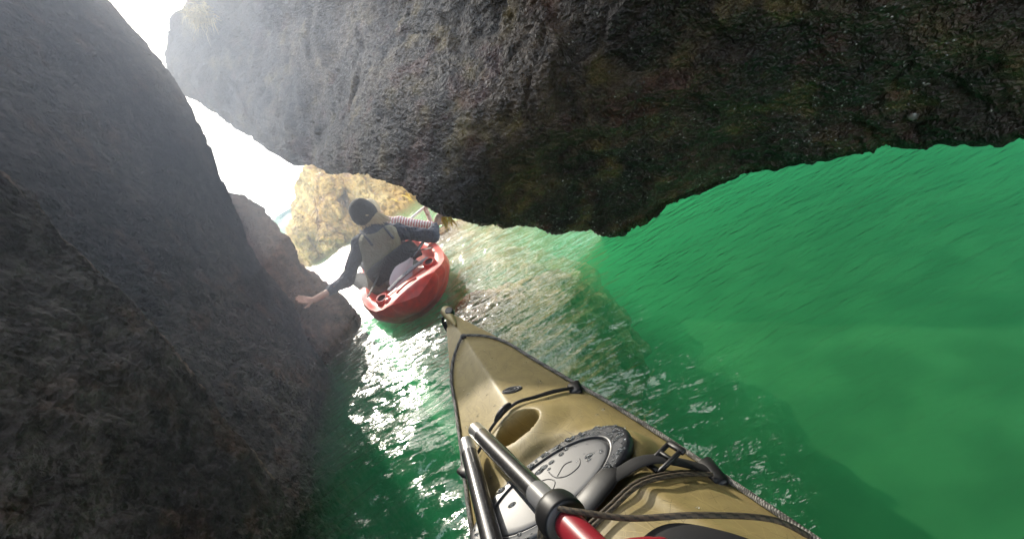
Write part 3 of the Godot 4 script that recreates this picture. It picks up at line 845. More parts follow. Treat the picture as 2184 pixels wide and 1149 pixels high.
	for a in [[[-0.8, -0.05], [-0.4, 0.5], [0.1, 0.45], [0.3, 0.0], [0.0, -0.35], [-0.3, -0.1]], [[-0.5, -0.6], [0.0, -0.7], [0.5, -0.3], [0.6, 0.3], [0.2, 0.75]], [[0.75, -0.3], [0.9, 0.05], [0.7, 0.4]]]:
		var pts := []
		for q in a: pts.append(bc + bn * 0.003 + bs * q[0] * 0.031 + bf * q[1] * 0.021)
		strokes.append(tube(curve(pts, 24), 0.0016, 6))
	obj("emblem", join(strokes), bm, badge)
	# hatch cover
	var hc := kp(HATCH_D, HATCH_C, 0.313)
	var up := Vector3(0, 1, 0)
	var hatch := obj("hatch_cover", lathe([[0.70, 0.022], [0.745, 0.0235], [0.75, 0.0275], [0.765, 0.0295], [0.785, 0.0295], [0.80, 0.0285], [0.90, 0.0280], [0.955, 0.0270], [0.985, 0.0240], [1.0, 0.018], [1.0, 0.010], [0.99, 0.0], [0.93, 0.0]], hc, up, 96, Vector2(0.192, 0.094), k_rt), M.rubber, k)
	obj("panel", lathe([[0.0, 0.0290], [0.30, 0.0290], [0.62, 0.0283], [0.70, 0.0275], [0.735, 0.0260], [0.745, 0.0225]], hc, up, 96, Vector2(0.192, 0.094), k_rt), M.panel, hatch)
	obj("hatch_rim", lathe([[0.93, -0.02], [1.02, -0.02], [1.03, -0.004], [0.99, 0.004]], hc, up, 96, Vector2(0.190, 0.092), k_rt), M.black, k)
	var on_h := func(a: float, b: float, h: float) -> Vector3: return hc + k_rt * a + k_fw * b + Vector3(0, h, 0)
	var em := []
	for a in [[[-0.030, 0.004], [-0.018, 0.012], [-0.006, 0.004], [-0.018, -0.006], [-0.030, 0.004]], [[-0.048, 0.006], [-0.030, 0.024], [0.0, 0.016], [0.012, -0.004], [-0.006, -0.020], [-0.036, -0.016], [-0.052, -0.004]], [[0.012, 0.030], [0.018, 0.004], [0.040, -0.012], [0.068, -0.010], [0.078, 0.006]], [[0.022, 0.004], [0.045, 0.018], [0.062, 0.014]]]:
		var pts := []
		for q in a: pts.append(on_h.call(q[0], q[1], 0.0288))
		em.append(tube(curve(pts, 40), 0.0014, 6))
	obj("emblem", join(em), M.panel, hatch)
	# water drops lying on the cover and on the deck
	var rng := RandomNumberGenerator.new(); rng.seed = 5
	var mm := MultiMesh.new(); mm.transform_format = MultiMesh.TRANSFORM_3D
	var sp := SphereMesh.new(); sp.radius = 1.0; sp.height = 2.0; sp.radial_segments = 12; sp.rings = 6
	mm.mesh = sp; mm.instance_count = 400
	for i in 400:
		var p := Vector3.ZERO; var s := 0.0010 + 0.0062 * pow(rng.randf(), 3.5)
		if i < 230:
			var a := rng.randf() * TAU if rng.randf() < 0.35 else rng.randf_range(-0.9, 1.7); var q := sqrt(rng.randf_range(0.62, 0.93)) if rng.randf() < 0.9 else sqrt(rng.randf() * 0.5)
			p = on_h.call(cos(a) * q * 0.190, sin(a) * q * 0.092, 0.0285)
		else:
			var dd := rng.randf_range(0.5, 1.9); var c := rng.randf_range(-0.8, 0.8) * lerp_table(W_TAB, dd)
			p = on.call(dd, c, 0.0); s *= 0.8
		mm.set_instance_transform(i, Transform3D(Basis(Vector3.UP, rng.randf() * TAU).scaled(Vector3(s * rng.randf_range(1.0, 1.8), s * 0.45, s)), p))
	var dr := MultiMeshInstance3D.new(); dr.name = "water_drops"; dr.multimesh = mm; dr.material_override = M.drop
	dr.set_meta("kind", "stuff"); k.add_child(dr)
	# strap with buckle over the hatch
	var st := [on_h.call(0.075, -0.088, 0.034), on.call(0.70, 0.105, 0.018), on.call(0.70, 0.14, 0.016), on.call(0.695, 0.175, 0.020), on.call(0.675, 0.215, 0.015), on.call(0.655, 0.245, 0.010)]
	obj("hatch_strap", tube(curve(st, 50), 0.016, 10, null, Vector2(1.0, 0.22)), M.webbing, k)
	obj("hatch_flap", tube(curve([on_h.call(0.0, -0.098, 0.022), on_h.call(0.05, -0.094, 0.030), on_h.call(0.10, -0.075, 0.026), on_h.call(0.125, -0.055, 0.016)], 30), [0.012, 0.020, 0.024, 0.027, 0.028, 0.028, 0.028, 0.028, 0.028, 0.028, 0.028, 0.028, 0.028, 0.028, 0.028, 0.028, 0.028, 0.027, 0.027, 0.026, 0.026, 0.025, 0.025, 0.024, 0.023, 0.022, 0.020, 0.018, 0.014, 0.008], 12, null, Vector2(1.0, 0.3)), M.black, k)
	var bb := Basis(k_rt, Vector3.UP, -k_fw).rotated(Vector3.UP, 0.12)
	var bcen: Vector3 = on.call(0.69, 0.185, 0.026)
	var buckle := obj("buckle", join([block(Vector3(0.062, 0.009, 0.008), 0.002, Transform3D(bb, bcen + k_fw * 0.016)), block(Vector3(0.062, 0.009, 0.008), 0.002, Transform3D(bb, bcen - k_fw * 0.016)), block(Vector3(0.010, 0.010, 0.040), 0.002, Transform3D(bb, bcen - k_rt * 0.030)), block(Vector3(0.012, 0.010, 0.040), 0.002, Transform3D(bb, bcen + k_rt * 0.030)), block(Vector3(0.008, 0.008, 0.034), 0.002, Transform3D(bb, bcen + k_rt * 0.004))]), M.black, k)
	# brown elastic cords aft of the hatch
	var brown := func(i: int, j: int) -> Color:
		return Color(0.10, 0.075, 0.050) if (i + j * 3) % 9 < 6 else Color(0.025, 0.020, 0.016)
	for o2 in [0.0, 0.016]:
		var pts := []
		for a in [[0.655, 0.235], [0.66, 0.18], [0.655, 0.11], [0.64, 0.04], [0.63, -0.04], [0.64, -0.15], [0.655, -0.24]]: pts.append(on.call(a[0] - o2, a[1], 0.008 + o2 * 0.4))
		obj("elastic_cord", tube(curve(pts, 200), 0.0042, 8, brown), M.cord, k)
	var rp := [on.call(0.47, 0.262, 0.01), on.call(0.475, 0.22, 0.045), kp(0.49, 0.131, 0.395), kp(0.53, 0.05, 0.425), kp(0.575, -0.01, 0.452), kp(0.612, -0.045, 0.455), kp(0.612, -0.075, 0.42), kp(0.60, -0.12, 0.36), on.call(0.58, -0.2, 0.01)]
	obj("elastic_cord", tube(curve(rp, 320), 0.0045, 8, brown), M.cord, k)
	var wb := [kp(0.40, 0.17, 0.35), kp(0.44, 0.13, 0.385), kp(0.482, 0.08, 0.405), kp(0.485, 0.03, 0.40), kp(0.45, -0.02, 0.38)]
	obj("webbing_strap", tube(curve(wb, 50), 0.020, 10, null, Vector2(1.0, 0.14)), M.webbing, k)

func shaft(called: String, label: String, A: Vector3, B: Vector3, extra: bool):
	# a split paddle half: carbon tube with a bright ferrule end
	var t := thing(called, label, "paddle shaft", A, "split paddle halves lashed to the deck")
	var L := B - A
	var n := L.normalized()
	var r := 0.0200
	var at := func(s: float) -> Vector3: return n * s
	obj("ferrule", lathe([[0.006, -0.002], [r - 0.004, -0.002], [r - 0.002, 0.0], [r - 0.001, 0.003], [r - 0.001, 0.055]], Vector3.ZERO, n, 32), M.alu, t)
	obj("shaft_tube", lathe([[r - 0.002, 0.055], [r, 0.056], [r, L.length()]], Vector3.ZERO, n, 32), M.carbon, t)
	if extra:
		var e := L.length()
		obj("band", lathe([[r, e - 0.080], [r + 0.0012, e - 0.074], [r + 0.0012, e - 0.005], [r, e]], Vector3.ZERO, n, 32), mat(lin(0.22, 0.22, 0.225), 0.4), t)
		obj("collar", lathe([[r, e - 0.006], [0.031, e - 0.012], [0.0365, e - 0.006], [0.038, e + 0.004], [0.037, e + 0.028], [0.033, e + 0.034], [0.016, e + 0.034]], Vector3.ZERO, n, 36), M.black, t)
		obj("sleeve", lathe([[0.016, e + 0.030], [0.0215, e + 0.034], [0.0225, e + 0.040], [0.0225, e + 0.25], [0.0, e + 0.25]], Vector3.ZERO, n, 36), M.red_sleeve, t)
		var s := n * (e + 0.125)
		obj("handle", tube(curve([s, s + k_rt * 0.04 + Vector3(0, -0.010, 0) - k_fw * 0.01, s + k_rt * 0.085 + Vector3(0, -0.026, 0) - k_fw * 0.03], 16), [0.013, 0.013, 0.013, 0.012, 0.012, 0.012, 0.012, 0.011, 0.011, 0.011, 0.011, 0.011, 0.010, 0.010, 0.009, 0.007], 16), M.red_sleeve, t)
	return t

# ------------------------------------------------------------------ the red kayak and the paddlers
func build_red_kayak():
	var az := deg_to_rad(-13.0)
	var fw := Vector3(sin(az), 0, -cos(az)); var rt := Vector3(cos(az), 0, sin(az))
	var S := Vector3(-0.70, 0, -3.38)
	var kp2 := func(a: float, c: float, y: float) -> Vector3: return S + fw * a + rt * c + Vector3(0, y + 0.09 * c, 0)
	var wt := [[0.0, 0.20], [0.05, 0.27], [0.15, 0.325], [0.4, 0.375], [0.9, 0.425], [1.5, 0.43], [2.3, 0.40], [2.9, 0.30], [3.4, 0.16], [3.7, 0.05], [3.8, 0.01]]
	var gt := [[0.0, 0.225], [0.3, 0.22], [1.2, 0.21], [2.4, 0.22], [3.2, 0.27], [3.8, 0.34]]
	var dk := func(a: float, c: float) -> float:
		var w := lerp_table(wt, a); var g := lerp_table(gt, a)
		var q := clampf(absf(c) / w, 0.0, 1.0)
		var y := g + 0.03 * (1.0 - q * q) * (1.0 - smoothstep(0.05, 0.5, a))
		y += 0.022 * exp(-pow((q - 0.86) / 0.10, 2.0)) * smoothstep(0.1, 0.5, a)
		var well := smoothstep(0.42, 0.52, a) * (1.0 - smoothstep(2.7, 2.9, a)) * (1.0 - smoothstep(0.66, 0.82, q))
		y -= well * (0.095 + 0.025 * sin(a * 4.0))
		y += 0.05 * (1.0 - smoothstep(0.55, 0.75, q)) * exp(-pow((a - 2.05) / 0.09, 2.0))
		y -= 0.025 * (1.0 - smoothstep(0.02, 0.06, absf(a - 0.33) - 0.05)) * (1.0 - smoothstep(0.5, 0.65, q))
		return y
	var k := thing("red_kayak", "red sit-on-top kayak carrying two paddlers ahead of the olive kayak", "kayak", Vector3.ZERO)
	var deck := []; var hull := []
	for i in 260:
		var a := 3.8 * pow(i / 259.0, 1.15)
		var w := lerp_table(wt, a); var g := lerp_table(gt, a)
		var row := PackedVector3Array()
		for j in 81:
			var c := (j / 80.0 * 2.0 - 1.0) * w
			row.append(kp2.call(a, c, dk.call(a, c)))
		deck.append(row)
		var keel := lerpf(-0.10, 0.15, smoothstep(3.2, 3.8, a)) + 0.10 * (1.0 - smoothstep(0.0, 0.35, a))
		var hr := PackedVector3Array()
		for j in 33:
			var t := PI * j / 32.0
			var y: float = lerpf(dk.call(a, w), keel, pow(sin(t), 0.8))
			var ww := w * (1.0 + 0.05 * sin(minf(sin(t) * 2.2, 1.0) * PI)) * lerpf(1.0, 0.93, sin(t))
			hr.append(kp2.call(a + 0.16 * sin(t) * (1.0 - smoothstep(0.0, 0.5, a)), cos(t) * ww, y))
		hull.append(hr)
	# the blunt stern
	var first: PackedVector3Array = hull[0]; var cap := PackedVector3Array()
	for j in 33: cap.append(first[16].lerp(first[0].lerp(first[32], j / 32.0), 0.999) if false else kp2.call(-0.004, 0, 0.165))
	var cap_rows := [cap]
	for s in [0.5, 0.85, 0.97, 1.0]:
		var r := PackedVector3Array()
		for j in 33: r.append(cap[j].lerp(first[j], s) - fw * 0.05 * sqrt(maxf(0.0, 1.0 - s * s)))
		cap_rows.append(r)
	var first_d: PackedVector3Array = deck[0]; var lid := []
	for s in [0.0, 0.5, 0.85, 0.97, 1.0]:
		var r := PackedVector3Array()
		for j in 81: r.append(kp2.call(-0.004, 0, 0.165).lerp(first_d[j], s) - fw * 0.05 * sqrt(maxf(0.0, 1.0 - s * s)))
		lid.append(r)
	obj("deck", join([grid_mesh(deck, false), grid_mesh(lid, false)]), M.red, k)
	obj("hull", join([grid_mesh(hull, false), grid_mesh(cap_rows, false)]), M.red, k)
	for a in [[0.20, -0.235], [0.20, 0.215]]:
		var c: Vector3 = kp2.call(a[0], a[1], dk.call(a[0], a[1]))
		var ax := (Vector3.UP - fw * 0.5).normalized()
		var h := obj("rod_holder", lathe([[0.030, 0.046], [0.039, 0.049], [0.048, 0.042], [0.051, 0.0], [0.060, -0.04]], c, ax, 28, Vector2(1.1, 1.0), rt), M.red, k)
		obj("socket", lathe([[0.0, 0.018], [0.030, 0.020], [0.0305, 0.0465]], c, ax, 24, Vector2(1.1, 1.0), rt), M.red_dark, h)
	var oc: Vector3 = kp2.call(0.24, -0.01, dk.call(0.24, 0.0) + 0.004)
	obj("oval_hatch", lathe([[0.0, 0.008], [0.8, 0.008], [0.84, 0.003], [0.9, 0.003], [0.94, 0.008], [1.0, 0.004], [1.02, -0.01]], oc, Vector3.UP, 48, Vector2(0.105, 0.062), rt), M.red, k)
	var hb := Basis(rt, Vector3.UP, -fw)
	obj("stern_handle", join([block(Vector3(0.03, 0.03, 0.05), 0.008, Transform3D(hb, kp2.call(0.07, -0.12, 0.248))), block(Vector3(0.03, 0.03, 0.05), 0.008, Transform3D(hb, kp2.call(0.07, 0.06, 0.248))), tube(curve([kp2.call(0.06, -0.12, 0.258), kp2.call(0.045, -0.03, 0.272), kp2.call(0.06, 0.06, 0.258)], 16), 0.008, 8)]), M.red, k)
	obj("drain_plug", lathe([[0.0, 0.012], [0.018, 0.012], [0.022, 0.004], [0.030, 0.003], [0.032, -0.01]], kp2.call(0.09, -0.20, dk.call(0.09, -0.2) + 0.002), (Vector3.UP - fw * 0.8).normalized(), 24), M.red, k)
	# seats: a dark padded backrest behind each paddler and their straps
	for a in [0.98, 2.15]:
		var pts := [kp2.call(a + 0.18, -0.26, 0.26), kp2.call(a + 0.02, -0.20, 0.30), kp2.call(a - 0.04, 0.0, 0.31), kp2.call(a + 0.02, 0.20, 0.30), kp2.call(a + 0.18, 0.26, 0.26)]
		var s := obj("seat_back", tube(curve(pts, 40), 0.095, 12, null, Vector2(0.25, 1.0)), M.trousers, k)
		obj("strap", tube(curve([kp2.call(a - 0.02, 0.18, 0.30), kp2.call(a - 0.22, 0.27, 0.28), kp2.call(a - 0.42, 0.335, 0.275)], 20), 0.014, 8, null, Vector2(1.0, 0.3)), M.webbing, s)
		obj("strap", tube(curve([kp2.call(a - 0.02, -0.18, 0.30), kp2.call(a - 0.22, -0.27, 0.28), kp2.call(a - 0.42, -0.335, 0.275)], 20), 0.014, 8, null, Vector2(1.0, 0.3)), M.webbing, s)
		obj("seat_pad", block(Vector3(0.42, 0.05, 0.40), 0.018, Transform3D(hb, kp2.call(a + 0.24, 0.0, 0.155))), M.trousers, s)
	# grey stowed pad across the tank well
	obj("stowed_pad", tube(curve([kp2.call(0.40, -0.17, 0.240), kp2.call(0.42, -0.04, 0.256), kp2.call(0.45, 0.12, 0.258), kp2.call(0.47, 0.24, 0.245)], 30), 0.040, 12, null, Vector2(1.0, 0.35)), M.grey_pad, k)
	return [fw, rt, S]

func hand(wrist: Vector3, along: Vector3, palm: Vector3, curl: float, thumb_side: float, size := 1.0) -> Array:
	# bones of a palm and five fingers; palm points out of the palm's face
	var side := along.cross(palm).normalized() * thumb_side
	var out := [[wrist, wrist + along * 0.045 * size, 0.024 * size, 0.026 * size]]
	var knuckle := wrist + along * 0.088 * size
	for i in 4:
		var o := (i - 1.5) * 0.0205 * size
		var root: Vector3 = knuckle - side * o + along * [-0.004, 0.004, 0.002, -0.008][i] * size
		out.append([wrist + along * 0.03 * size - side * o * 0.7, root, 0.014 * size, 0.0115 * size])
		var l: float = [0.068, 0.078, 0.072, 0.056][i] * size
		var d := along; var p := root
		for s in 3:
			d = d.rotated(side.normalized(), curl * thumb_side * -1.0 * (0.6 if s == 0 else 1.0)).normalized() if curl != 0.0 else d
			var q: Vector3 = p + d * l * [0.45, 0.31, 0.24][s]
			out.append([p, q, [0.0100, 0.0092, 0.0085][s] * size, [0.0092, 0.0085, 0.0075][s] * size]); p = q
	var tr := wrist + along * 0.03 * size + side * 0.022 * size
	var t1 := tr + (along * 0.6 + side * 0.8 + palm * 0.25).normalized() * 0.042 * size
	var t2 := t1 + (along * 0.85 + side * 0.4 + palm * 0.3).normalized() * 0.034 * size
	out.append([tr, t1, 0.013 * size, 0.0105 * size]); out.append([t1, t2, 0.0105 * size, 0.0085 * size])
	return out

func build_people(kf: Array):
	var fw: Vector3 = kf[0]; var rt: Vector3 = kf[1]
	var Z := -4.55
	var pelvis := px(826, 616, -4.5); var waist := px(824, 582, -4.5); var chest := px(816, 535, Z); var upper := px(806, 503, Z)
	var neck := px(797, 482, Z); var head := px(781, 462, Z - 0.02)
	var shR := px(846, 494, Z); var shL := px(768, 520, Z)
	var elR := px(921, 503, -4.5); var wrR := px(929, 481, -4.68)
	var elL := px(740, 597, -4.48); var wrL := px(669, 641, -4.13); var tipL := px(622, 638, -3.98)
	var kneeR := pelvis + fw * 0.52 + rt * 0.2 + Vector3(0, 0.14, 0); var kneeL := pelvis + fw * 0.52 - rt * 0.2 + Vector3(0, 0.14, 0)
	var footR := kneeR + fw * 0.38 + Vector3(0, -0.2, 0); var footL := kneeL + fw * 0.38 + Vector3(0, -0.2, 0)
	var across := (shR - shL).normalized()
	var p := thing("person", "seated person in dark cap and grey life vest bracing one hand on rock", "person", Vector3.ZERO)
	# skin: head, neck and the bare forearm with its hand, joined through the body
	var headup := (head - neck).normalized()
	var face := fw.lerp(-rt, 0.25).normalized()
	var alongL := (tipL - wrL).normalized()
	var handL := hand(wrL + alongL * 0.01, alongL, (-rt + fw * 0.2).normalized(), 0.10, 1.0, 1.05)
	var alongR := (px(938, 462, -4.72) - wrR).normalized()
	var handR := hand(wrR, alongR, fw, 0.75, -1.0, 1.0)
	var core := [[neck, head, 0.055, 0.06], [head + headup * 0.02, head + headup * 0.055, 0.085, 0.088], [head + face * 0.03 - headup * 0.03, head + face * 0.045 + headup * 0.02, 0.065, 0.072], [head + face * 0.06 - headup * 0.06, head + face * 0.075 - headup * 0.055, 0.035, 0.03], [head + face * 0.10 + headup * 0.01, head + face * 0.125 - headup * 0.015, 0.010, 0.014],
		[neck, upper, 0.06, 0.09], [upper, chest, 0.11, 0.125], [chest, waist, 0.125, 0.115], [waist, pelvis, 0.115, 0.13],
		[shL, upper, 0.05, 0.08], [shR, upper, 0.05, 0.08], [shL, elL, 0.045, 0.036], [elL, wrL, 0.038, 0.027], [shR, elR, 0.045, 0.036], [elR, wrR, 0.038, 0.027]]
	var legs := [[pelvis + rt * 0.09, kneeR, 0.085, 0.06], [kneeR, footR, 0.06, 0.045], [pelvis - rt * 0.09, kneeL, 0.085, 0.06], [kneeL, footL, 0.06, 0.045], [footR, footR + fw * 0.12 + Vector3(0, 0.08, 0), 0.045, 0.035], [footL, footL + fw * 0.12 + Vector3(0, 0.08, 0), 0.045, 0.035]]
	for s in [-1.0, 1.0]:
		core.append([head + across * 0.085 * s - headup * 0.005, head + across * 0.092 * s + headup * 0.025, 0.014, 0.018])
	var b := obj("body", join([body(core + legs, 0.014, 0.04), body(handL + [[elL.lerp(wrL, 0.7), wrL + alongL * 0.02, 0.030, 0.025]], 0.0045, 0.010), body(handR, 0.0045, 0.010)]), M.skin, p)
	# the dark jacket: torso and sleeves
	var cuffL := elL.lerp(wrL, 0.55)
	var jacket := [[upper, chest, 0.145, 0.155], [chest, waist, 0.150, 0.140], [waist, pelvis, 0.140, 0.15], [shL, upper, 0.075, 0.11], [shR, upper, 0.075, 0.11], [shL, elL, 0.073, 0.058], [elL, cuffL, 0.058, 0.046], [shR, elR, 0.074, 0.062], [elR, wrR.lerp(elR, 0.15), 0.060, 0.042], [neck.lerp(upper, 0.35), neck - headup * 0.005, 0.085, 0.066]]
	var wr := noise(131, 9.0, FastNoiseLite.TYPE_SIMPLEX_SMOOTH, 2)
	obj("jacket", body(jacket, 0.010, 0.05, null, wr, 0.012), M.navy, b)
	obj("collar", tube(curve([neck + across * 0.075 - fw * 0.02, neck - fw * 0.075 + headup * 0.012, neck - across * 0.075 - fw * 0.02], 24), 0.022, 10, null, Vector2(0.7, 1.3)), M.navy, b)
	obj("trousers", body([[pelvis, pelvis + fw * 0.03, 0.155, 0.15]] + [[pelvis + rt * 0.09, kneeR, 0.10, 0.075], [kneeR, footR, 0.07, 0.055], [pelvis - rt * 0.09, kneeL, 0.10, 0.075], [kneeL, footL, 0.07, 0.055]], 0.014, 0.04), M.trousers, b)
	# life vest: a thick back panel and front, shoulder straps
	var back := -fw
	var vb := []
	for s in [-1.0, 0.0, 1.0]:
		vb.append([upper.lerp(chest, 0.15) + back * (0.085 - 0.02 * absf(s)) + across * 0.10 * s, waist.lerp(pelvis, 0.6) + back * (0.075 - 0.02 * absf(s)) + across * 0.085 * s, 0.094, 0.10])
		vb.append([chest - back * 0.07 + across * 0.07 * s, waist - back * 0.06 + across * 0.07 * s, 0.11, 0.11])
	var vest := obj("life_vest", body(vb, 0.012, 0.05, null, noise(133, 6.0), 0.008), M.vest, p)
	for s in [-1.0, 1.0]:
		var a: Vector3 = upper + across * 0.10 * s
		obj("shoulder_strap", tube(curve([a + back * 0.15 - headup * 0.06, a + back * 0.13 + headup * 0.03, a + headup * 0.085, a + fw * 0.11 + headup * 0.02, a + fw * 0.16 - headup * 0.08], 30), 0.030, 10, null, Vector2(1.0, 0.4)), M.navy, vest)
	var wl := waist + back * 0.165
	obj("waist_belt", tube(curve([waist - across * 0.19, waist - across * 0.13 + back * 0.13, wl, waist + across * 0.13 + back * 0.13, waist + across * 0.19], 30), 0.020, 8, null, Vector2(1.0, 0.3)), M.webbing, vest)
	# cap and hair
	var cc := head + headup * 0.045
	var cap := obj("cap", join([body([[cc + headup * 0.005, cc + headup * 0.035, 0.118, 0.112], [cc - headup * 0.02 - face * 0.012, cc - headup * 0.015, 0.116, 0.114]], 0.008, 0.03), tube(curve([cc + face * 0.08 + headup * 0.0, cc + face * 0.14 + headup * 0.005, cc + face * 0.185 - headup * 0.012], 14), [0.078, 0.078, 0.078, 0.077, 0.076, 0.075, 0.073, 0.071, 0.068, 0.064, 0.058, 0.05, 0.038, 0.02], 20, null, Vector2(1.0, 0.10))]), M.cap, p)
	obj("strap_gap", lathe([[0.0, 0.010], [0.018, 0.008], [0.026, 0.0]], cc - face * 0.124 - headup * 0.035 - across * 0.02, -face, 20, Vector2(1.2, 0.6), across), M.hair, cap)
	obj("button", lathe([[0.0, 0.008], [0.008, 0.006], [0.011, 0.0]], cc + headup * 0.145, headup, 14), M.cap, cap)
	var strands := []
	var rng := RandomNumberGenerator.new(); rng.seed = 31
	for i in 110:
		var s := rng.randf_range(-1.0, 1.0)
		var root := head + across * 0.10 * s - face * 0.075 * sqrt(1.0 - s * s * 0.8) - headup * rng.randf_range(0.0, 0.03)
		var e := root - headup * rng.randf_range(0.06, 0.11) + across * (0.03 * s + rng.randf_range(-0.01, 0.055)) - face * rng.randf_range(0.0, 0.03)
		strands.append(tube(curve([root, root.lerp(e, 0.5) - face * 0.012, e], 6), [0.010, 0.010, 0.009, 0.007, 0.005, 0.002], 5))
	obj("hair", join(strands), M.hair, p)
	# the watch on the bare wrist of the paddle hand
	obj("watch", lathe([[0.033, -0.012], [0.036, -0.010], [0.036, 0.010], [0.033, 0.012]], wrR - alongR * 0.004, alongR, 20), M.black, p)

	# paddle held in the right hand
	var low := px(838, 618, -4.12); var thr := px(880, 548, -4.33); var grip := px(935, 470, -4.72); var far := px(962, 448, -5.35)
	var pd := thing("paddle", "grey bladed paddle held by the person in the dark cap", "paddle", Vector3.ZERO, "paddles in use")
	obj("shaft", tube(curve([thr, grip, px(950, 456, -5.0)], 30), 0.0150, 14), M.carbon, pd)
	obj("ferrule", tube(curve([thr.lerp(grip, -0.03), thr.lerp(grip, 0.10)], 4), 0.0185, 14), M.black, pd)
	obj("blade", blade_mesh(thr, low, (cam_t.origin - thr.lerp(low, 0.5)).normalized().lerp(rt, 0.25).normalized()), M.blade, pd)
	obj("blade", blade_mesh(px(950, 456, -5.0), far, (Vector3.UP * 0.6 - fw * 0.6).normalized()), M.pale, pd)

	# the second paddler in front: mostly hidden behind the first
	var q := thing("person", "person in red and white striped sleeves sitting in front of the other", "person", Vector3.ZERO)
	var Z2 := -5.45
	var sh2 := px(852, 474, Z2); var el2 := px(921, 482, Z2 + 0.05); var wr2 := px(914, 461, Z2 - 0.05); var hd2 := px(906, 442, Z2 - 0.08)
	var up2 := px(812, 482, Z2); var ch2 := px(818, 515, Z2); var pe2 := px(815, 562, Z2); var sl2 := px(788, 500, Z2); var nk2 := px(806, 468, Z2); var he2 := px(796, 452, Z2)
	var el2l := sl2 + Vector3(-0.05, -0.2, -0.12); var wr2l := el2l + Vector3(0.18, 0.0, -0.18)
	var k2r := pe2 + fw * 0.5 + rt * 0.2 + Vector3(0, 0.14, 0); var k2l := pe2 + fw * 0.5 - rt * 0.2 + Vector3(0, 0.14, 0)
	var al2 := (hd2 - wr2).normalized()
	var hr2 := hand(wr2, al2, (fw * 0.6 - rt * 0.8).normalized(), 0.75, -1.0)
	var hl2 := hand(wr2l, (wr2l - el2l).normalized(), Vector3.DOWN, 0.75, 1.0)
	var b2 := obj("body", join([body([[nk2, he2, 0.055, 0.06], [he2 + Vector3(0, 0.02, 0), he2 + Vector3(0, 0.06, 0), 0.088, 0.09], [he2 + fw * 0.04, he2 + fw * 0.05 + Vector3(0, 0.02, 0), 0.065, 0.07], [he2 + fw * 0.1, he2 + fw * 0.12 - Vector3(0, 0.02, 0), 0.01, 0.013], [nk2, up2, 0.06, 0.09], [up2, ch2, 0.11, 0.12], [ch2, pe2, 0.12, 0.13], [up2, sh2, 0.08, 0.05], [up2, sl2, 0.08, 0.05], [sh2, el2, 0.044, 0.036], [el2, wr2, 0.036, 0.027], [sl2, el2l, 0.044, 0.036], [el2l, wr2l, 0.036, 0.027], [pe2 + rt * 0.09, k2r, 0.085, 0.06], [pe2 - rt * 0.09, k2l, 0.085, 0.06], [k2r, k2r + fw * 0.36 - Vector3(0, 0.2, 0), 0.06, 0.045], [k2l, k2l + fw * 0.36 - Vector3(0, 0.2, 0), 0.06, 0.045]], 0.015, 0.04), body(hr2, 0.005, 0.010), body(hl2, 0.005, 0.010)]), M.skin, q)
	var axis2 := (el2 - sh2).normalized()
	var stripes := func(v: Vector3) -> Color:
		var s := (v - sh2).dot(axis2)
		return Color(0.72, 0.68, 0.66) if fposmod(s, 0.030) < 0.016 else Color(0.42, 0.06, 0.07)
	obj("striped_top", body([[up2, ch2, 0.135, 0.14], [ch2, pe2, 0.14, 0.14], [up2, sh2, 0.095, 0.066], [up2, sl2, 0.095, 0.066], [sh2, el2, 0.064, 0.052], [sl2, el2l, 0.064, 0.052], [el2l, el2l.lerp(wr2l, 0.2), 0.052, 0.045]], 0.010, 0.04, stripes), M.stripe, b2)
	obj("trousers", body([[pe2 + rt * 0.09, k2r, 0.10, 0.075], [pe2 - rt * 0.09, k2l, 0.10, 0.075], [pe2, pe2 + fw * 0.02, 0.15, 0.15]], 0.016, 0.04), M.trousers, b2)
	obj("hair", body([[he2 - fw * 0.02 + Vector3(0, 0.03, 0), he2 - fw * 0.015 + Vector3(0, 0.07, 0), 0.095, 0.09]], 0.012, 0.02), M.hair, q)
	var pd2 := thing("paddle", "pale shafted paddle held by the person in striped sleeves", "paddle", Vector3.ZERO, "paddles in use")
	var pa := px(906, 441, Z2 - 0.10); var pb := px(866, 474, Z2 + 0.0)
	var dir := (pb - pa).normalized()
	obj("shaft", tube(PackedVector3Array([pa - dir * 0.16, pa, pb, pb + dir * 0.25]), 0.015, 12), M.pale, pd2)
	obj("blade", blade_mesh(pa - dir * 0.14, pa - dir * 0.18 + Vector3(0.12, -0.02, -0.45), rt), M.pale, pd2)
	obj("blade", blade_mesh(pb + dir * 0.22, pb + dir * 0.60, fw), M.pale, pd2)

func blade_mesh(a: Vector3, b: Vector3, n: Vector3) -> ArrayMesh:
	# a spoon-shaped paddle blade from throat a to tip b, its face along n, with a spine
	var d := (b - a).normalized(); var L := (b - a).length()
	var s := d.cross(n).normalized(); var f := s.cross(d).normalized()
	var g := []
	for i in 30:
		var t := i / 29.0
		var w := 0.018 + 0.075 * smoothstep(0.0, 0.55, t) * sqrt(maxf(0.0, 1.0 - pow(t, 6.0)))
		if i == 29: w = 0.006
		var row := PackedVector3Array()
		for j in 25:
			var an := TAU * j / 24.0
			var c := cos(an); var v := sin(an)
			var spine := 0.016 * exp(-pow(c / 0.16, 2.0)) * (1.0 - t)
			row.append(a + d * L * t + s * c * w + f * (signf(v) * (0.004 * sqrt(absf(v)) + spine * absf(v)) + 0.03 * t * t - 0.012 * (1.0 - c * c) * t))
		g.append(row)
	return grid_mesh(g, true)

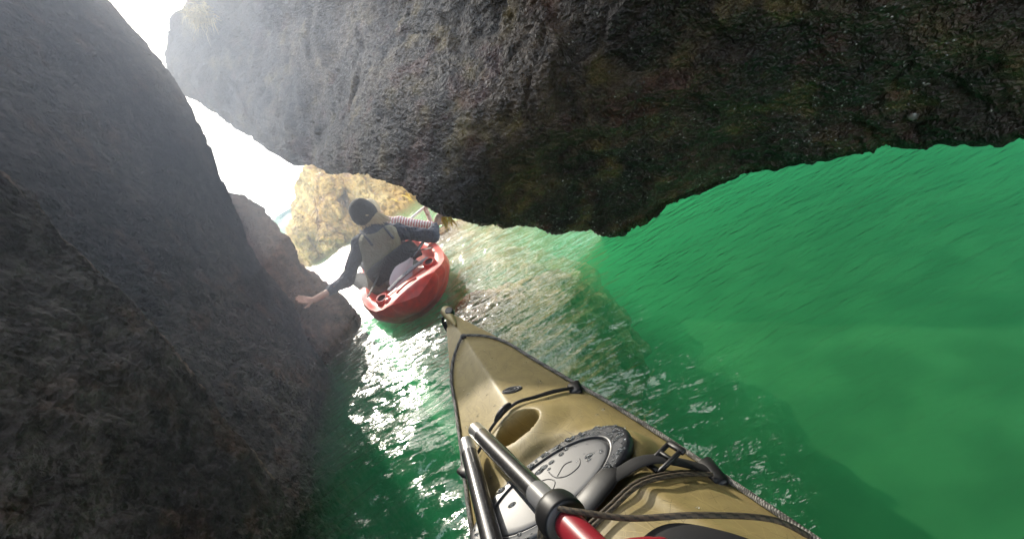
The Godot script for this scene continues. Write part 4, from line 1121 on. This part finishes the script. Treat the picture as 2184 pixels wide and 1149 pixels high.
# ------------------------------------------------------------------ small things on the rocks
func ribbon_tuft(c: Vector3, n: int, spread: float, dirs: Array, length: float, width: float, cols: Array, seed_: int) -> ArrayMesh:
	var rng := RandomNumberGenerator.new(); rng.seed = seed_
	var parts := []
	for i in n:
		var root := c + Vector3(rng.randf_range(-1, 1), rng.randf_range(-1, 1), rng.randf_range(-1, 1)) * spread
		var d: Vector3 = (dirs[0] as Vector3).lerp(dirs[1], rng.randf()) + Vector3(rng.randf_range(-0.5, 0.5), rng.randf_range(-0.4, 0.4), rng.randf_range(-0.5, 0.5))
		var l := length * rng.randf_range(0.5, 1.2)
		var p2 := root + d.normalized() * l * 0.55 + Vector3(0, 0.05 * length, 0)
		var p3 := root + d.normalized() * l + Vector3(0, -0.35 * l, 0)
		var cc: Color = cols[rng.randi() % cols.size()] * rng.randf_range(0.75, 1.2)
		parts.append(tube(curve([root, p2, p3], 6), [width, width, width * 0.9, width * 0.7, width * 0.45, width * 0.15], 4, func(_i, _j): return cc, Vector2(1.0, 0.35)))
	return join(parts)

var rock_cells := {}
func rock_at(rock: Array, nn: Array, u: float, v: float) -> Array:
	# a point of a rock's grid near a pixel's ray, on the side that faces the cave
	if rock_cells.is_empty():
		var inv := cam_t.affine_inverse()
		for i in range(107, 360):
			var row: PackedVector3Array = rock[i]
			for j in range(80, 533):
				var c := inv * row[j]
				if c.z > -0.2 or (nn[i][j] as Vector3).dot(row[j] - cam_t.origin) > 0.0: continue
				var key := Vector2i(int((1092.0 - FOCAL * c.x / c.z) / 12.0), int((574.5 + FOCAL * c.y / c.z) / 12.0))
				if not rock_cells.has(key): rock_cells[key] = []
				rock_cells[key].append([row[j], nn[i][j]])
	for q in [Vector2i(0, 0), Vector2i(1, 0), Vector2i(-1, 0), Vector2i(0, 1), Vector2i(0, -1), Vector2i(2, -1), Vector2i(-2, -2), Vector2i(3, -3), Vector2i(-4, -4)]:
		var key: Vector2i = Vector2i(int(u / 12.0), int(v / 12.0)) + q
		if rock_cells.has(key): return rock_cells[key][int(absf(u * 7.0 + v * 13.0)) % rock_cells[key].size()]
	return []

func build_small(rock: Array):
	# dry grass on the lip of the leaning boulder
	var gp := px(432, 30, -5.85)
	var o := obj("grass_tuft", ribbon_tuft(gp, 260, 0.11, [Vector3(-0.3, -0.6, 0.6), Vector3(-0.5, 0.3, 0.7)], 0.17, 0.0045, [Color(0.60, 0.45, 0.16), Color(0.42, 0.33, 0.12), Color(0.66, 0.55, 0.28)], 3), M.weed)
	tag(o, "tuft of dry straw coloured grass hanging from the upper lip of leaning boulder", "grass tuft")
	# yellow seaweed
	var k := 0
	for a in [[px(952, 466, -2.75), 0.028, 46, "bright yellow seaweed clump on the lower edge of leaning boulder"], [px(862, 424, -15.6), 0.22, 60, "yellow seaweed clump at the golden cliff waterline, nearest the leaning boulder"], [px(838, 436, -15.2), 0.2, 60, "yellow seaweed clump at the golden cliff waterline, nearer the dark cap"]]:
		var s := obj("seaweed_clump", ribbon_tuft(a[0], a[2], a[1], [Vector3(-0.5, -0.8, 0.3), Vector3(0.4, -0.6, 0.5)], a[1] * 1.7, a[1] * 0.13, [Color(0.78, 0.46, 0.03), Color(0.66, 0.36, 0.02), Color(0.80, 0.55, 0.08)], 40 + k), M.weed)
		tag(s, a[3], "seaweed", "yellow seaweed"); k += 1
	# barnacles paled to pass for wet glints on the boulder, and one big limpet
	var rng := RandomNumberGenerator.new(); rng.seed = 77
	var cone := lathe([[0.35, 0.55], [0.45, 0.75], [0.62, 0.6], [1.0, 0.0]], Vector3.ZERO, Vector3.UP, 8)
	var mm := MultiMesh.new(); mm.transform_format = MultiMesh.TRANSFORM_3D; mm.use_colors = true; mm.mesh = cone
	var nn := grid_normals(rock, false); var spots := []
	var patch := noise(79, 1.6, FastNoiseLite.TYPE_SIMPLEX_SMOOTH, 3)
	while spots.size() < 4200:
		var i := rng.randi_range(120, 353); var j := rng.randi_range(107, 453)
		var p: Vector3 = rock[i][j]
		if p.y < -0.05 or patch.get_noise_3dv(p) + rng.randf_range(-0.25, 0.25) < 0.04 + p.y * 0.08: continue
		spots.append([p, nn[i][j]])
	for a in [[1825, 250, 110, 0.5], [1420, 300, 120, 0.35], [1300, 260, 160, 0.25], [1720, 290, 60, 0.5], [1250, 80, 120, 0.2]]:
		for i in int(260 * a[3]):
			var at2 = rock_at(rock, nn, a[0] + rng.randfn() * a[2] * 0.5, a[1] + rng.randfn() * a[2] * 0.3)
			if at2: spots.append(at2)
	var lp = rock_at(rock, nn, 1950, 240)
	var limpet := obj("limpet", lathe([[0.0, 0.016], [0.004, 0.0155], [0.012, 0.011], [0.019, 0.004], [0.022, -0.006]], Vector3.ZERO, Vector3.UP, 18), M.shell)
	limpet.transform = Transform3D(frame(lp[1]) * Basis(Vector3.RIGHT, PI / 2), lp[0])
	tag(limpet, "single large pale limpet on the dark leaning boulder just above the water", "limpet")
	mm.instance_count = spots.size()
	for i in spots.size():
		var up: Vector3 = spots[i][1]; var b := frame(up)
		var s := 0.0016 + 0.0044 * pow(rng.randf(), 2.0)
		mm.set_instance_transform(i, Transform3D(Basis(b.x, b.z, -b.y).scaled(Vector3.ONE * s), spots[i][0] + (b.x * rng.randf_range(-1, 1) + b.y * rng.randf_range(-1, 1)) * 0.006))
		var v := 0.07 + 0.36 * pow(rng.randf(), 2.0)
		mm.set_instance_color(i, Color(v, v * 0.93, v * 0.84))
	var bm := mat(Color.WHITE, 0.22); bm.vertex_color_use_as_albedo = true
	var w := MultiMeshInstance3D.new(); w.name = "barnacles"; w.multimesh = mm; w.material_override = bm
	w.set_meta("kind", "stuff"); tag(w, "pale barnacles doubling as painted wet glints, scattered over the dark leaning boulder", "barnacles")
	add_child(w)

# ------------------------------------------------------------------
func _ready():
	# camera, sky, sun, exposure
	cam = Camera3D.new(); cam.name = "camera"
	cam.position = Vector3(0, 1.0, 0)
	cam.basis = Basis(Vector3.RIGHT, deg_to_rad(-17.0)) * Basis(Vector3.BACK, deg_to_rad(-30.0))
	cam.fov = rad_to_deg(2.0 * atan(574.5 / FOCAL)); cam.near = 0.02; cam.far = 3000.0
	add_child(cam); cam.current = true
	cam_t = cam.transform
	var env := Environment.new()
	env.background_mode = Environment.BG_SKY
	var sm := ProceduralSkyMaterial.new()
	sm.sky_top_color = Color(0.80, 0.86, 0.94); sm.sky_horizon_color = Color(0.93, 0.95, 0.98); sm.sky_curve = 0.2
	sm.ground_bottom_color = Color(0.2, 0.3, 0.3); sm.ground_horizon_color = Color(0.7, 0.75, 0.78)
	sm.sky_energy_multiplier = 1.0; sm.ground_energy_multiplier = 1.0
	sm.sun_angle_max = 60.0; sm.sun_curve = 0.7
	var sky := Sky.new(); sky.sky_material = sm; env.sky = sky
	env.background_energy_multiplier = 2.6
	env.tonemap_mode = Environment.TONE_MAPPER_LINEAR
	env.tonemap_exposure = 2.2
	env.sdfgi_enabled = true; env.ssao_enabled = true; env.ssil_enabled = true
	env.volumetric_fog_enabled = true; env.volumetric_fog_density = 0.0
	env.fog_enabled = true; env.fog_density = 0.0005; env.fog_light_color = Color(0.80, 0.88, 0.97)
	var we := WorldEnvironment.new(); we.name = "environment"; we.environment = env; add_child(we)
	var sun := DirectionalLight3D.new(); sun.name = "sun"
	var sa := deg_to_rad(-19.0); var se := deg_to_rad(32.0)
	var to_sun := Vector3(sin(sa) * cos(se), sin(se), -cos(sa) * cos(se))
	sun.basis = Basis.looking_at(-to_sun, Vector3.UP)
	sun.light_energy = 1.3; sun.light_color = Color(1.0, 0.965, 0.90); sun.light_angular_distance = 0.5; sun.shadow_enabled = true
	add_child(sun)
	make_materials()
	build_water()
	var rock = build_right_rock()
	build_left_rock()
	build_red_rock()
	build_cliff()
	build_hill()
	build_kayak()
	shaft("paddle_shaft", "carbon paddle half with bright ferrule, black collar and red sleeve, lashed over hatch", kp(1.06, -0.103, 0.375), kp(0.622, -0.034, 0.425), true)
	shaft("paddle_shaft", "carbon paddle half with bright ferrule lying along the kayak's edge, no collar", kp(1.075, -0.140, 0.350), kp(0.45, -0.180, 0.370), false)
	var kf = build_red_kayak()
	build_people(kf)
	build_small(rock)
